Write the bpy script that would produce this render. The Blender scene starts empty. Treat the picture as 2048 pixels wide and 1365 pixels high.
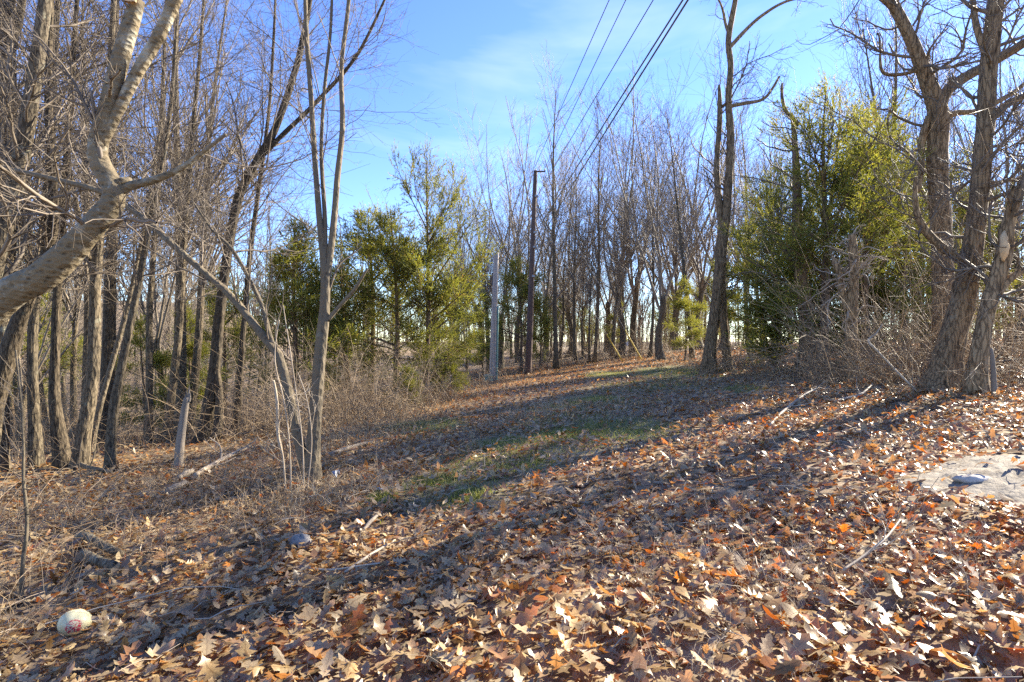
import bpy, math, random
import numpy as np
from mathutils import Vector, Matrix

R_ = math.radians
sc = bpy.context.scene
COL = sc.collection

# ------------------------------------------------------------------ camera, sky, sun, exposure
EYE = 1.30
F = 1138.0                      # focal length in pixels of the 2048 px wide photograph
cam = bpy.data.objects.new('camera', bpy.data.cameras.new('camera'))
COL.objects.link(cam)
cam.location = (0, 0, EYE)
cam.rotation_euler = (R_(90), 0, 0)
cam.data.sensor_width = 36
cam.data.lens = 36 * F / 2048
cam.data.clip_start = 0.05
cam.data.clip_end = 3000
sc.camera = cam

SUN_AZ, SUN_EL = R_(58), R_(28)
SDIR = Vector((math.sin(SUN_AZ) * math.cos(SUN_EL), math.cos(SUN_AZ) * math.cos(SUN_EL), math.sin(SUN_EL)))

w = bpy.data.worlds.new('World')
sc.world = w
w.use_nodes = True
nt = w.node_tree
bg = nt.nodes['Background']
sky = nt.nodes.new('ShaderNodeTexSky')
sky.sky_type = 'NISHITA'
sky.sun_disc = False
sky.sun_elevation = SUN_EL
sky.sun_rotation = SUN_AZ
sky.air_density = 0.85
sky.dust_density = 0.05
sky.ozone_density = 3.2
hs = nt.nodes.new('ShaderNodeHueSaturation')
hs.inputs['Saturation'].default_value = 1.14
hs.inputs['Hue'].default_value = 0.516
hs.inputs['Value'].default_value = 0.78
nt.links.new(sky.outputs[0], hs.inputs['Color'])
# thin cirrus
tc = nt.nodes.new('ShaderNodeTexCoord')
mp = nt.nodes.new('ShaderNodeMapping')
mp.inputs['Rotation'].default_value = (0, R_(-20), R_(25))
mp.inputs['Scale'].default_value = (1.1, 1.5, 5.5)
n1 = nt.nodes.new('ShaderNodeTexNoise')
n1.inputs['Scale'].default_value = 1.7
n1.inputs['Detail'].default_value = 5
n1.inputs['Roughness'].default_value = 0.55
n1.inputs['Distortion'].default_value = 0.4
cr = nt.nodes.new('ShaderNodeValToRGB')
cr.color_ramp.elements[0].position = 0.58
cr.color_ramp.elements[1].position = 0.80
cr.color_ramp.elements[0].color = (0, 0, 0, 1)
cr.color_ramp.elements[1].color = (0.15, 0.15, 0.15, 1)
mx = nt.nodes.new('ShaderNodeMix')
mx.data_type = 'RGBA'
mx.inputs[7].default_value = (4.2, 4.3, 4.8, 1)
nt.links.new(tc.outputs['Generated'], mp.inputs['Vector'])
nt.links.new(mp.outputs[0], n1.inputs['Vector'])
nt.links.new(n1.outputs[0], cr.inputs[0])
nt.links.new(cr.outputs[0], mx.inputs[0])
nt.links.new(hs.outputs[0], mx.inputs[6])
nt.links.new(mx.outputs[2], bg.inputs[0])
bg.inputs[1].default_value = 0.135

sun = bpy.data.objects.new('sun', bpy.data.lights.new('sun', 'SUN'))
COL.objects.link(sun)
sun.data.energy = 5.0
sun.data.angle = R_(0.55)
sun.data.color = (1.0, 0.91, 0.74)
sun.rotation_euler = SDIR.to_track_quat('Z', 'Y').to_euler()
sun.location = (20, 20, 30)

sc.view_settings.view_transform = 'Standard'
sc.view_settings.look = 'None'
sc.view_settings.gamma = 1
sc.view_settings.exposure = 2.05
sc.cycles.max_bounces = 8
sc.cycles.diffuse_bounces = 5
sc.cycles.transparent_max_bounces = 4
sc.cycles.use_denoising = False
sc.cycles.sample_clamp_indirect = 6.0
sc.cycles.sample_clamp_direct = 12.0

# ------------------------------------------------------------------ helpers
def sm(a, b, x):
    t = np.clip((np.asarray(x, float) - a) / (b - a), 0, 1)
    return t * t * (3 - 2 * t)


def bumps(x, y):
    """centimetre relief of the forest floor"""
    x = np.asarray(x, float)
    y = np.asarray(y, float)
    b = 0.022 * np.sin(2.1 * x + 1.3 * y + 0.4) * np.sin(1.7 * y - 0.8 * x)
    b += 0.014 * np.sin(4.7 * x - 3.1 * y + 1.0) * np.sin(3.9 * y + 2.2 * x)
    b += 0.008 * np.sin(9.3 * x + 7.7 * y) * np.sin(8.1 * y - 6.2 * x + 2)
    return b


def H(x, y):
    x = np.asarray(x, float)
    y = np.asarray(y, float)
    r = np.sqrt(x * x + y * y)
    z = 0.105 * 16 * np.tanh(x / 16)
    z = z - 0.22 * sm(8, 22, y)
    z = z + 0.08 * np.exp(-((x - 3.6) ** 2 + (y - 3.6) ** 2) / 1.2)
    # ravine on the left and the hillside behind it
    lf = sm(0.22, 0.62, -x / np.maximum(y, 1.0)) * sm(9, 15, y)
    rav = -0.5 * sm(9, 15, y) - 3.3 * sm(16, 38, y) + 14 * sm(44, 130, y)
    # field beyond the rise in the middle, going on to the horizon
    far = sm(34, 70, y)
    zf = 0.35 - 0.9 * sm(70, 200, y) + 0.0 * x
    z = z * (1 - far) + far * zf
    z = z + lf * rav
    z = z + bumps(x, y) * (1 - sm(20, 40, r)) + 0.15 * np.sin(x * .21 + 1) * np.sin(y * .17) * sm(12, 30, r)
    return z


def hz(x, y):
    return float(H(x, y))


def P(px, py, d):
    """a point seen at photo pixel (px, py) at distance d"""
    return np.array(((px - 1024) / F * d, d, EYE - (py - 682.5) / F * d))


def hit(px, py):
    """where the line of sight through a photo pixel meets the ground"""
    for d in np.arange(1.2, 60, 0.02):
        p = P(px, py, d)
        if p[2] <= hz(p[0], p[1]):
            return p
    return P(px, py, 60)


def nrm(v):
    return v / np.maximum(np.linalg.norm(v, axis=-1, keepdims=True), 1e-9)


def mesh_data(name, V, faces, mats, smooth=True, attrs=None, midx=None):
    V = np.ascontiguousarray(V, dtype=np.float32).reshape(-1, 3)
    if not isinstance(faces, (list, tuple)):
        faces = [faces]
    faces = [np.asarray(f, dtype=np.int32) for f in faces if len(f)]
    me = bpy.data.meshes.new(name)
    me.vertices.add(len(V))
    me.vertices.foreach_set('co', V.ravel())
    li = np.concatenate([f.ravel() for f in faces])
    tot = np.concatenate([np.full(len(f), f.shape[1], dtype=np.int32) for f in faces])
    st = np.concatenate([[0], np.cumsum(tot)[:-1]]).astype(np.int32)
    me.loops.add(len(li))
    me.loops.foreach_set('vertex_index', li)
    me.polygons.add(len(tot))
    me.polygons.foreach_set('loop_start', st)
    me.polygons.foreach_set('use_smooth', np.full(len(tot), smooth, dtype=bool))
    if not isinstance(mats, (list, tuple)):
        mats = [mats]
    for m in mats:
        me.materials.append(m)
    if midx is not None:
        me.polygons.foreach_set('material_index', np.asarray(midx, dtype=np.int32))
    for k, a in (attrs or {}).items():
        at = me.attributes.new(k, 'FLOAT', 'POINT')
        at.data.foreach_set('value', np.ascontiguousarray(a, dtype=np.float32))
    me.update(calc_edges=True)
    return me


def link(name, me, parent=None):
    o = bpy.data.objects.new(name, me)
    COL.objects.link(o)
    if parent is not None:
        o.parent = parent
    return o


def obj(name, V, faces, mat, parent=None, smooth=True, attrs=None, midx=None):
    return link(name, mesh_data(name, V, faces, mat, smooth, attrs, midx), parent)


def tag(o, label=None, cat=None, group=None, kind=None):
    if label:
        o['label'] = label
    if cat:
        o['category'] = cat
    if group:
        o['group'] = group
    if kind:
        o['kind'] = kind
    return o


def empty(name, loc, label=None, cat=None, group=None):
    o = bpy.data.objects.new(name, None)
    o.empty_display_size = 0.2
    COL.objects.link(o)
    o.location = tuple(loc)
    return tag(o, label, cat, group)


class Acc:
    """collects vertices and faces of one part"""
    def __init__(s):
        s.V, s.F, s.n, s.A = [], [], 0, {}

    def add(s, V, Fs, **attrs):
        V = np.asarray(V, float).reshape(-1, 3)
        if not isinstance(Fs, list):
            Fs = [Fs]
        for f in Fs:
            s.F.append(np.asarray(f) + s.n)
        s.V.append(V)
        for k, a in attrs.items():
            s.A.setdefault(k, []).append(np.asarray(a, float))
        s.n += len(V)
        return s

    def mesh(s, name, mat, smooth=True):
        return mesh_data(name, np.concatenate(s.V), s.F, mat, smooth, {k: np.concatenate(a) for k, a in s.A.items()})

    def obj(s, name, mat, parent=None, smooth=True):
        return link(name, s.mesh(name, mat, smooth), parent)


def tubes(Pt, Rd, S=3, cap=False):
    B, N, _ = Pt.shape
    T = nrm(np.gradient(Pt, axis=1))
    mean = nrm(T.mean(1))
    ref = np.where(np.abs(mean[:, 2:3]) < 0.75, np.array([[0, 0, 1.0]]), np.array([[1.0, 0.13, 0]]))
    u = nrm(np.cross(T, ref[:, None, :]))
    v = np.cross(T, u)
    a = np.arange(S) / S * 2 * math.pi
    ring = Pt[:, :, None, :] + Rd[:, :, None, None] * (np.cos(a)[None, None, :, None] * u[:, :, None, :] + np.sin(a)[None, None, :, None] * v[:, :, None, :])
    V = ring.reshape(-1, 3)
    b = np.arange(B)[:, None, None] * N * S
    i = np.arange(N - 1)[None, :, None] * S
    j = np.arange(S)[None, None, :]
    j2 = (j + 1) % S
    q = np.stack([b + i + j, b + i + j2, b + i + S + j2, b + i + S + j], -1).reshape(-1, 4)
    fs = [q]
    if cap:
        e = (np.arange(B)[:, None] * N * S + (N - 1) * S + np.arange(S)[None, :])
        s0 = (np.arange(B)[:, None] * N * S + np.arange(S)[None, ::-1])
        fs += [e, s0]
    return V, fs


def grow(rng, Pt, Rd, n, t0=.3, t1=1., ang=45, angsd=12, L=None, frac=None, Lsd=.3, taper=.6, nseg=6, wander=.15, up=.1, rr=.6, rmin=.004, rmax=9, tip=.4, weights=None, pw=1.0):
    B, N, _ = Pt.shape
    ln_b = np.linalg.norm(np.diff(Pt, axis=1), axis=2).sum(1)
    p = ln_b if weights is None else np.asarray(weights, float)
    idx = rng.choice(B, n, p=p / p.sum())
    s = rng.random(n) ** pw
    t = t0 + (t1 - t0) * s
    f = t * (N - 1)
    i = np.minimum(f.astype(int), N - 2)
    k = (f - i)[:, None]
    pos = Pt[idx, i] * (1 - k) + Pt[idx, i + 1] * k
    T = nrm(Pt[idx, i + 1] - Pt[idx, i])
    r = Rd[idx, i] * (1 - k[:, 0]) + Rd[idx, i + 1] * k[:, 0]
    a = np.radians(rng.normal(ang, angsd, n))[:, None]
    q = rng.normal(size=(n, 3))
    perp = nrm(q - (q * T).sum(1, keepdims=True) * T)
    D = T * np.cos(a) + perp * np.sin(a)
    ln = (frac * ln_b[idx] if frac is not None else L) * (1 - taper * s) * np.exp(rng.normal(0, Lsd, n))
    r0 = np.clip(np.minimum(r * rr * rng.uniform(.6, 1.05, n), ln * 0.035), rmin, rmax)
    pts = [pos]
    c = pos
    for _ in range(nseg):
        D = nrm(D + rng.normal(0, wander, (n, 3)) + np.array([0, 0, up]))
        c = c + D * (ln / nseg)[:, None]
        pts.append(c)
    pts = np.stack(pts, 1)
    Rr = r0[:, None] * (1 - (1 - tip) * np.linspace(0, 1, nseg + 1)[None, :])
    return pts, np.maximum(Rr, rmin * .55)


def resample(pts, rad, n):
    """smooth (Catmull-Rom) resampling of a polyline"""
    pts = np.asarray(pts, float)
    rad = np.asarray(rad, float)
    m = len(pts)
    d = np.concatenate([[0], np.cumsum(np.linalg.norm(np.diff(pts, axis=0), axis=1))])
    tt = np.linspace(0, d[-1], n)
    ii = np.clip(np.searchsorted(d, tt, side='right') - 1, 0, m - 2)
    k = ((tt - d[ii]) / (d[ii + 1] - d[ii]))[:, None]
    p0 = pts[np.maximum(ii - 1, 0)]
    p1 = pts[ii]
    p2 = pts[ii + 1]
    p3 = pts[np.minimum(ii + 2, m - 1)]
    out = 0.5 * (2 * p1 + (p2 - p0) * k + (2 * p0 - 5 * p1 + 4 * p2 - p3) * k ** 2 + (3 * p1 - p0 - 3 * p2 + p3) * k ** 3)
    return out, np.interp(tt, d, rad)


def stem_mesh(pts, rad, S, rng, rough=.06, flare=0.0, cap=True, ridge=0.0):
    """one trunk or limb with uneven girth and root flare"""
    n = len(pts)
    V, fs = tubes(pts[None], rad[None], S, cap)
    ring = V.reshape(n, S, 3)
    c = pts[:, None, :]
    nz = rng.normal(0, 1, (n, S))
    nz = (nz + np.roll(nz, 1, 1) + np.roll(nz, 1, 0)) / 1.7
    k = 1 + rough * nz
    if flare:
        h = np.concatenate([[0], np.cumsum(np.linalg.norm(np.diff(pts, axis=0), axis=1))])
        a = np.arange(S) / S * 2 * math.pi
        lob = 0.5 + 0.5 * np.cos(4 * a + rng.uniform(0, 6)) * np.cos(a + rng.uniform(0, 6))
        k = k + flare * np.exp(-h / max(rad[0] * 1.6, .08))[:, None] * lob[None, :]
    if ridge:
        hh = np.arange(n)[:, None]
        aa = np.arange(S)[None, :]
        k = k + ridge * (rng.random((1, S)) - .5 + .35 * np.sin(aa * 2.4 + .35 * hh + 2 * np.sin(hh * .23)))
    ring = c + (ring - c) * k[:, :, None]
    return ring.reshape(-1, 3), fs


# ------------------------------------------------------------------ materials
def new_mat(name):
    m = bpy.data.materials.new(name)
    m.use_nodes = True
    n = m.node_tree
    return m, n, n.nodes['Principled BSDF'], n.nodes['Material Output']


def node(n, typ, **kw):
    x = n.nodes.new(typ)
    for k, v in kw.items():
        setattr(x, k, v)
    return x


def ramp(n, stops, fac=None, interp='LINEAR'):
    r = n.nodes.new('ShaderNodeValToRGB')
    r.color_ramp.interpolation = interp
    e = r.color_ramp.elements
    while len(e) < len(stops):
        e.new(0.5)
    for x, (p, c) in zip(e, stops):
        x.position = p
        x.color = (c[0], c[1], c[2], 1) if len(c) == 3 else c
    if fac is not None:
        n.links.new(fac, r.inputs[0])
    return r


def noise(n, scale, detail=4, rough=.55, vec=None, dist=0):
    x = n.nodes.new('ShaderNodeTexNoise')
    x.inputs['Scale'].default_value = scale
    x.inputs['Detail'].default_value = detail
    x.inputs['Roughness'].default_value = rough
    x.inputs['Distortion'].default_value = dist
    if vec is not None:
        n.links.new(vec, x.inputs['Vector'])
    return x


def mapped(n, scale=(1, 1, 1), rot=(0, 0, 0), coord='Object'):
    t = n.nodes.new('ShaderNodeTexCoord')
    m = n.nodes.new('ShaderNodeMapping')
    m.inputs['Scale'].default_value = scale
    m.inputs['Rotation'].default_value = rot
    n.links.new(t.outputs[coord], m.inputs['Vector'])
    return m.outputs[0]


def mixc(n, fac, a, b, blend='MIX'):
    x = n.nodes.new('ShaderNodeMix')
    x.data_type = 'RGBA'
    x.blend_type = blend
    for sock, v in ((0, fac), (6, a), (7, b)):
        if isinstance(v, (int, float)):
            x.inputs[sock].default_value = v
        elif isinstance(v, (tuple, list)):
            x.inputs[sock].default_value = (*v[:3], 1)
        else:
            n.links.new(v, x.inputs[sock])
    return x.outputs[2]


def bump(n, h, strength, dist, bsdf):
    b = n.nodes.new('ShaderNodeBump')
    b.inputs['Strength'].default_value = strength
    b.inputs['Distance'].default_value = dist
    n.links.new(h, b.inputs['Height'])
    n.links.new(b.outputs[0], bsdf.inputs['Normal'])


def bark_mat(name, dark, light, lichen=None, lich_amt=.5, scale=14, stretch=.22, ring=False, strength=.8):
    m, n, b, _ = new_mat(name)
    v = mapped(n, (1, 1, stretch) if not ring else (.35, .35, 2.6))
    v1 = mapped(n)
    a = noise(n, scale, 6, .65, v, .6)
    vor = n.nodes.new('ShaderNodeTexVoronoi')
    vor.inputs['Scale'].default_value = scale * 1.5
    n.links.new(v, vor.inputs['Vector'])
    h = n.nodes.new('ShaderNodeMath')
    h.operation = 'ADD'
    n.links.new(a.outputs[0], h.inputs[0])
    n.links.new(vor.outputs['Distance'], h.inputs[1])
    r = ramp(n, [(.42, dark), (.86, light)], h.outputs[0])
    c = r.outputs[0]
    if strength >= .8:
        ed = n.nodes.new('ShaderNodeTexVoronoi')
        ed.feature = 'DISTANCE_TO_EDGE'
        ed.inputs['Scale'].default_value = scale * 2.1
        dv = n.nodes.new('ShaderNodeVectorMath')
        dv.operation = 'MULTIPLY_ADD'
        dv.inputs[1].default_value = (.06, .06, .06)
        n.links.new(a.outputs['Color'], dv.inputs[0])
        n.links.new(v, dv.inputs[2])
        n.links.new(dv.outputs[0], ed.inputs['Vector'])
        er = ramp(n, [(.02, (.3, .28, .26)), (.16, (1.15, 1.15, 1.12))], ed.outputs['Distance'])
        c = mixc(n, .85, c, er.outputs[0], 'MULTIPLY')
    if lichen:
        l = noise(n, 5.5, 5, .7, v1)
        lr = ramp(n, [(lich_amt, (0, 0, 0)), (lich_amt + .12, (.85, .85, .85))], l.outputs[0])
        c = mixc(n, lr.outputs[0], c, lichen)
    oi = n.nodes.new('ShaderNodeObjectInfo')
    rv = ramp(n, [(0, (.8, .77, .68)), (1, (1.15, 1.08, .92))], oi.outputs['Random'])
    c = mixc(n, 1.0, c, rv.outputs[0], 'MULTIPLY')
    n.links.new(c, b.inputs['Base Color'])
    b.inputs['Roughness'].default_value = .85
    b.inputs['Specular IOR Level'].default_value = .25
    bump(n, h.outputs[0], strength, .03, b)
    return m


BARK_GREY = bark_mat('bark_grey', (.02, .016, .011), (.14, .115, .085), (.22, .225, .185), .61)
BARK_DARK = bark_mat('bark_dark', (.012, .0095, .007), (.085, .068, .05), (.15, .158, .118), .64)
BARK_LICHEN = bark_mat('bark_lichen', (.018, .015, .011), (.125, .104, .08), (.27, .28, .24), .56)
BARK_BROWN = bark_mat('bark_furrowed', (.03, .021, .013), (.26, .19, .122), (.3, .28, .225), .62, 11, .16, strength=1.0)
BARK_SMOOTH = bark_mat('bark_smooth', (.06, .049, .036), (.15, .126, .096), (.22, .225, .195), .6, 16, .5, strength=.6)
BARK_PALE = bark_mat('bark_pale', (.03, .023, .014), (.2, .163, .112), (.42, .41, .365), .53, 13, 1.8, strength=.6)
BARK_CEDAR = bark_mat('bark_cedar', (.05, .034, .024), (.2, .145, .105), None, .6, 16, .1)


def twig_mat(name, c1, c2):
    m, n, b, _ = new_mat(name)
    a = noise(n, 3.5, 3, .6, mapped(n))
    r = ramp(n, [(.3, c1), (.7, c2)], a.outputs[0])
    n.links.new(r.outputs[0], b.inputs['Base Color'])
    b.inputs['Roughness'].default_value = .65
    b.inputs['Specular IOR Level'].default_value = .3
    return m


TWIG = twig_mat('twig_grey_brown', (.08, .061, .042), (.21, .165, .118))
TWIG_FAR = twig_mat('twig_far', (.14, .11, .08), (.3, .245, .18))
TWIG_DEAD = twig_mat('twig_straw', (.28, .21, .14), (.46, .38, .28))
BRUSH = twig_mat('brush_stems', (.17, .115, .065), (.4, .29, .175))
STRAW = twig_mat('dry_grass', (.3, .22, .12), (.5, .4, .26))


def leaf_mat(name, per_object):
    m, n, b, out = new_mat(name)
    if per_object:
        oi = n.nodes.new('ShaderNodeObjectInfo')
        rnd = oi.outputs['Random']
        wn = n.nodes.new('ShaderNodeTexWhiteNoise')
        wn.noise_dimensions = '1D'
        n.links.new(rnd, wn.inputs['W'])
        val = wn.outputs['Value']
    else:
        a1 = node(n, 'ShaderNodeAttribute', attribute_name='leaf_hue')
        a2 = node(n, 'ShaderNodeAttribute', attribute_name='leaf_tone')
        rnd, val = a1.outputs['Fac'], a2.outputs['Fac']
    c = ramp(n, [(0, (.21, .125, .05)), (.18, (.34, .225, .095)), (.38, (.51, .36, .16)), (.62, (.61, .475, .245)),
                 (.80, (.5, .405, .25)), (.86, (.46, .2, .05)), (.95, (.48, .165, .03)), (1, (.55, .24, .035))], rnd)
    tone = ramp(n, [(0, (.6, .58, .56)), (1, (1.12, 1.1, 1.08))], val)
    col = mixc(n, 1.0, c.outputs[0], tone.outputs[0], 'MULTIPLY')
    g = noise(n, 28, 4, .6, mapped(n))
    gr = ramp(n, [(.3, (.66, .6, .55)), (.7, (1.1, 1.1, 1.1))], g.outputs[0])
    col = mixc(n, .7, col, gr.outputs[0], 'MULTIPLY')
    rb = node(n, 'ShaderNodeAttribute', attribute_name='rib')
    rr = ramp(n, [(.05, (.55, .5, .45)), (.16, (1, 1, 1))], rb.outputs['Fac'])
    col = mixc(n, .8, col, rr.outputs[0], 'MULTIPLY')
    geo = n.nodes.new('ShaderNodeNewGeometry')
    pale = mixc(n, .35, col, (.43, .35, .235))
    col = mixc(n, geo.outputs['Backfacing'], col, pale)
    n.links.new(col, b.inputs['Base Color'])
    b.inputs['Roughness'].default_value = .36
    b.inputs['Specular IOR Level'].default_value = .42
    bump(n, g.outputs[0], .25, .004, b)
    tr = n.nodes.new('ShaderNodeBsdfTranslucent')
    warm = mixc(n, 1.0, col, (1.2, .74, .42), 'MULTIPLY')
    n.links.new(warm, tr.inputs['Color'])
    ms = n.nodes.new('ShaderNodeMixShader')
    ms.inputs[0].default_value = .36
    n.links.new(b.outputs[0], ms.inputs[1])
    n.links.new(tr.outputs[0], ms.inputs[2])
    n.links.new(ms.outputs[0], out.inputs['Surface'])
    return m


LEAF = leaf_mat('oak_leaf_litter', False)
LEAF_OBJ = leaf_mat('oak_leaf', True)


def green_mat(name, stops, attr='tone', trans=.35, sat=(1.2, 1.2, .6)):
    m, n, b, out = new_mat(name)
    a1 = node(n, 'ShaderNodeAttribute', attribute_name=attr)
    c = ramp(n, stops, a1.outputs['Fac'])
    nz = noise(n, 1.3, 3, .5, mapped(n))
    nr = ramp(n, [(.3, (.7, .72, .75)), (.7, (1.2, 1.15, 1.0))], nz.outputs[0])
    col = mixc(n, 1.0, c.outputs[0], nr.outputs[0], 'MULTIPLY')
    n.links.new(col, b.inputs['Base Color'])
    b.inputs['Roughness'].default_value = .6
    b.inputs['Specular IOR Level'].default_value = .3
    tr = n.nodes.new('ShaderNodeBsdfTranslucent')
    n.links.new(mixc(n, 1.0, col, sat, 'MULTIPLY'), tr.inputs['Color'])
    ms = n.nodes.new('ShaderNodeMixShader')
    ms.inputs[0].default_value = trans
    n.links.new(b.outputs[0], ms.inputs[1])
    n.links.new(tr.outputs[0], ms.inputs[2])
    n.links.new(ms.outputs[0], out.inputs['Surface'])
    return m


CEDAR = green_mat('cedar_foliage', [(0, (.1, .115, .03)), (.45, (.2, .21, .055)), (.8, (.31, .305, .08)), (1, (.3, .21, .09))], trans=.5, sat=(1.5, 1.45, .7))
GRASS = green_mat('green_grass', [(0, (.14, .155, .05)), (.6, (.225, .245, .08)), (1, (.42, .37, .19))], trans=.4)


def flat_mat(name, col, rough=.6, var=.25, scale=20, stretch=(1, 1, 1), bumpd=.004):
    m, n, b, _ = new_mat(name)
    a = noise(n, scale, 5, .6, mapped(n, stretch))
    lo = tuple(c * (1 - var) for c in col)
    hi = tuple(min(1, c * (1 + var)) for c in col)
    r = ramp(n, [(.3, lo), (.7, hi)], a.outputs[0])
    n.links.new(r.outputs[0], b.inputs['Base Color'])
    b.inputs['Roughness'].default_value = rough
    bump(n, a.outputs[0], .4, bumpd, b)
    return m


POLE_GREY = flat_mat('weathered_pole_wood', (.36, .32, .28), .85, .35, 14, (1, 1, .05), .008)
POLE_DARK = flat_mat('creosote_pole_wood', (.085, .048, .033), .7, .4, 14, (1, 1, .05), .008)
TEAL = flat_mat('green_enamel', (.19, .33, .27), .5, .15, 8)
YELLOW = flat_mat('yellow_plastic', (.6, .42, .04), .5, .12, 8)
STEEL = flat_mat('galvanised_wire', (.3, .31, .32), .45, .1, 8)
WIRE = flat_mat('aluminium_cable', (.1, .105, .11), .55, .1, 8)
PORC = flat_mat('porcelain', (.35, .3, .27), .3, .1, 8)
WOOD_GREY = flat_mat('weathered_wood', (.19, .155, .118), .9, .4, 12, (1, 1, .08), .01)
WOOD_RAW = flat_mat('splintered_wood', (.55, .38, .2), .8, .3, 20, (1, 1, .2), .01)
ROCK = flat_mat('pale_rock', (.2, .185, .17), .9, .3, 9, (1, 1, 1), .02)
PALE_STONE = flat_mat('chalky_stone', (.42, .38, .33), .95, .25, 14, (1, 1, 1), .02)
PLASTIC = flat_mat('white_plastic', (.62, .64, .66), .5, .1, 8)
CARPAINT = flat_mat('car_paint', (.5, .58, .68), .25, .05, 4)
RUBBER = flat_mat('rubber', (.03, .03, .03), .8, .1, 8)
GLASS = flat_mat('car_glass', (.04, .05, .06), .1, .05, 4)

# ------------------------------------------------------------------ ground
def ground_mat():
    m, n, b, _ = new_mat('leafy_ground')
    v = mapped(n)
    vor = n.nodes.new('ShaderNodeTexVoronoi')
    vor.inputs['Scale'].default_value = 13
    vor.inputs['Randomness'].default_value = 1
    wv = noise(n, 6, 3, .6, v)
    vv = n.nodes.new('ShaderNodeVectorMath')
    vv.operation = 'MULTIPLY_ADD'
    vv.inputs[1].default_value = (.25, .25, .25)
    n.links.new(wv.outputs['Color'], vv.inputs[0])
    n.links.new(v, vv.inputs[2])
    n.links.new(vv.outputs[0], vor.inputs['Vector'])
    sep = n.nodes.new('ShaderNodeSeparateColor')
    n.links.new(vor.outputs['Color'], sep.inputs[0])
    c = ramp(n, [(0, (.09, .062, .035)), (.3, (.22, .155, .088)), (.55, (.36, .27, .165)), (.75, (.47, .37, .24)), (.9, (.34, .17, .07)), (1, (.45, .38, .28))], sep.outputs[0])
    d = noise(n, .5, 4, .6, v)
    dr = ramp(n, [(.35, (.62, .62, .6)), (.65, (1.05, 1.02, 1.0))], d.outputs[0])
    col = mixc(n, 1.0, c.outputs[0], dr.outputs[0], 'MULTIPLY')
    # far field: pale winter grass
    fa = node(n, 'ShaderNodeAttribute', attribute_name='field')
    fn = noise(n, .08, 4, .6, v)
    fr = ramp(n, [(.3, (.17, .13, .075)), (.7, (.27, .215, .13))], fn.outputs[0])
    col = mixc(n, fa.outputs['Fac'], col, fr.outputs[0])
    # moist soil and thin moss where the turf shows
    ga = node(n, 'ShaderNodeAttribute', attribute_name='turf')
    gn = noise(n, 5, 4, .6, v)
    gr = ramp(n, [(.3, (.12, .125, .05)), (.7, (.26, .235, .115))], gn.outputs[0])
    col = mixc(n, ga.outputs['Fac'], col, gr.outputs[0])
    n.links.new(col, b.inputs['Base Color'])
    b.inputs['Roughness'].default_value = .9
    b.inputs['Specular IOR Level'].default_value = .2
    bump(n, sep.outputs[1], .6, .03, b)
    return m


# turf patches: photo pixel centre and half size
TURF = [(1345, 745, 90, 14), (1215, 750, 50, 7), (1240, 862, 110, 26), (1000, 888, 60, 14), (850, 852, 90, 12), (935, 995, 40, 14),
        (1130, 870, 60, 12), (1480, 780, 40, 8), (1180, 800, 60, 8), (760, 1000, 25, 9), (1050, 935, 70, 12), (870, 965, 50, 10)]
TRACK = [(1390, 745, 60, 10), (1290, 775, 110, 14), (1180, 815, 130, 18), (1230, 865, 140, 26), (1080, 895, 130, 28), (960, 930, 120, 30), (900, 985, 130, 34), (1110, 850, 110, 20), (840, 860, 90, 16)]


def turf_mask(x, y):
    x = np.asarray(x, float)
    y = np.maximum(np.asarray(y, float), .5)
    px = 1024 + F * x / y
    py = 682.5 + F * (EYE - H(x, y)) / y
    m = np.zeros_like(px)
    for cx, cy, rx, ry in TURF:
        q = ((px - cx) / rx) ** 2 + ((py - cy) / ry) ** 2
        m = np.maximum(m, np.clip(1.5 - q, 0, 1))
    for cx, cy, rx, ry in TRACK:
        q = ((px - cx) / rx) ** 2 + ((py - cy) / ry) ** 2
        m = np.maximum(m, .45 * np.clip(1.6 - q, 0, 1))
    return np.where(np.asarray(y) > 2, m, 0)


rad_ = np.concatenate([[0.0], np.geomspace(.8, 45, 140), np.geomspace(47, 1400, 36)])
NA = 270
ang_ = np.arange(NA) / NA * 2 * math.pi
RR, AA = np.meshgrid(rad_, ang_, indexing='ij')
GX, GY = RR * np.sin(AA), RR * np.cos(AA)
GZ = H(GX, GY)
i, j = np.meshgrid(np.arange(len(rad_) - 1), np.arange(NA), indexing='ij')
j2 = (j + 1) % NA
q = np.stack([i * NA + j, (i + 1) * NA + j, (i + 1) * NA + j2, i * NA + j2], -1).reshape(-1, 4)
fieldv = (sm(60, 80, GY) * (1 - sm(.2, .34, np.abs(GX) / np.maximum(GY, 1)))).ravel()
ground = obj('ground', np.stack([GX, GY, GZ], -1), q, ground_mat(), attrs={'field': fieldv, 'turf': turf_mask(GX, GY).ravel() * .8})
tag(ground, 'leaf covered forest floor sloping down to the left', None, None, 'structure')

# bare pale soil at the right edge, a low crusted mound
def soil_mat():
    m, n, b, _ = new_mat('bare_sandy_soil')
    v = mapped(n)
    a = noise(n, 9, 6, .65, v)
    s = noise(n, 60, 3, .6, v)
    k = noise(n, 3.3, 5, .7, v)
    r = ramp(n, [(.3, (.15, .122, .088)), (.6, (.26, .22, .165))], a.outputs[0])
    kr = ramp(n, [(.55, (0, 0, 0)), (.62, (.8, .8, .8))], k.outputs[0])
    c = mixc(n, kr.outputs[0], r.outputs[0], (.16, .125, .09))
    sr = ramp(n, [(.3, (.75, .75, .75)), (.6, (1.05, 1.05, 1.05))], s.outputs[0])
    c = mixc(n, 1, c, sr.outputs[0], 'MULTIPLY')
    n.links.new(c, b.inputs['Base Color'])
    b.inputs['Roughness'].default_value = .92
    bump(n, a.outputs[0], .7, .03, b)
    return m


SOILC = np.array([4.05, 3.45])


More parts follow.
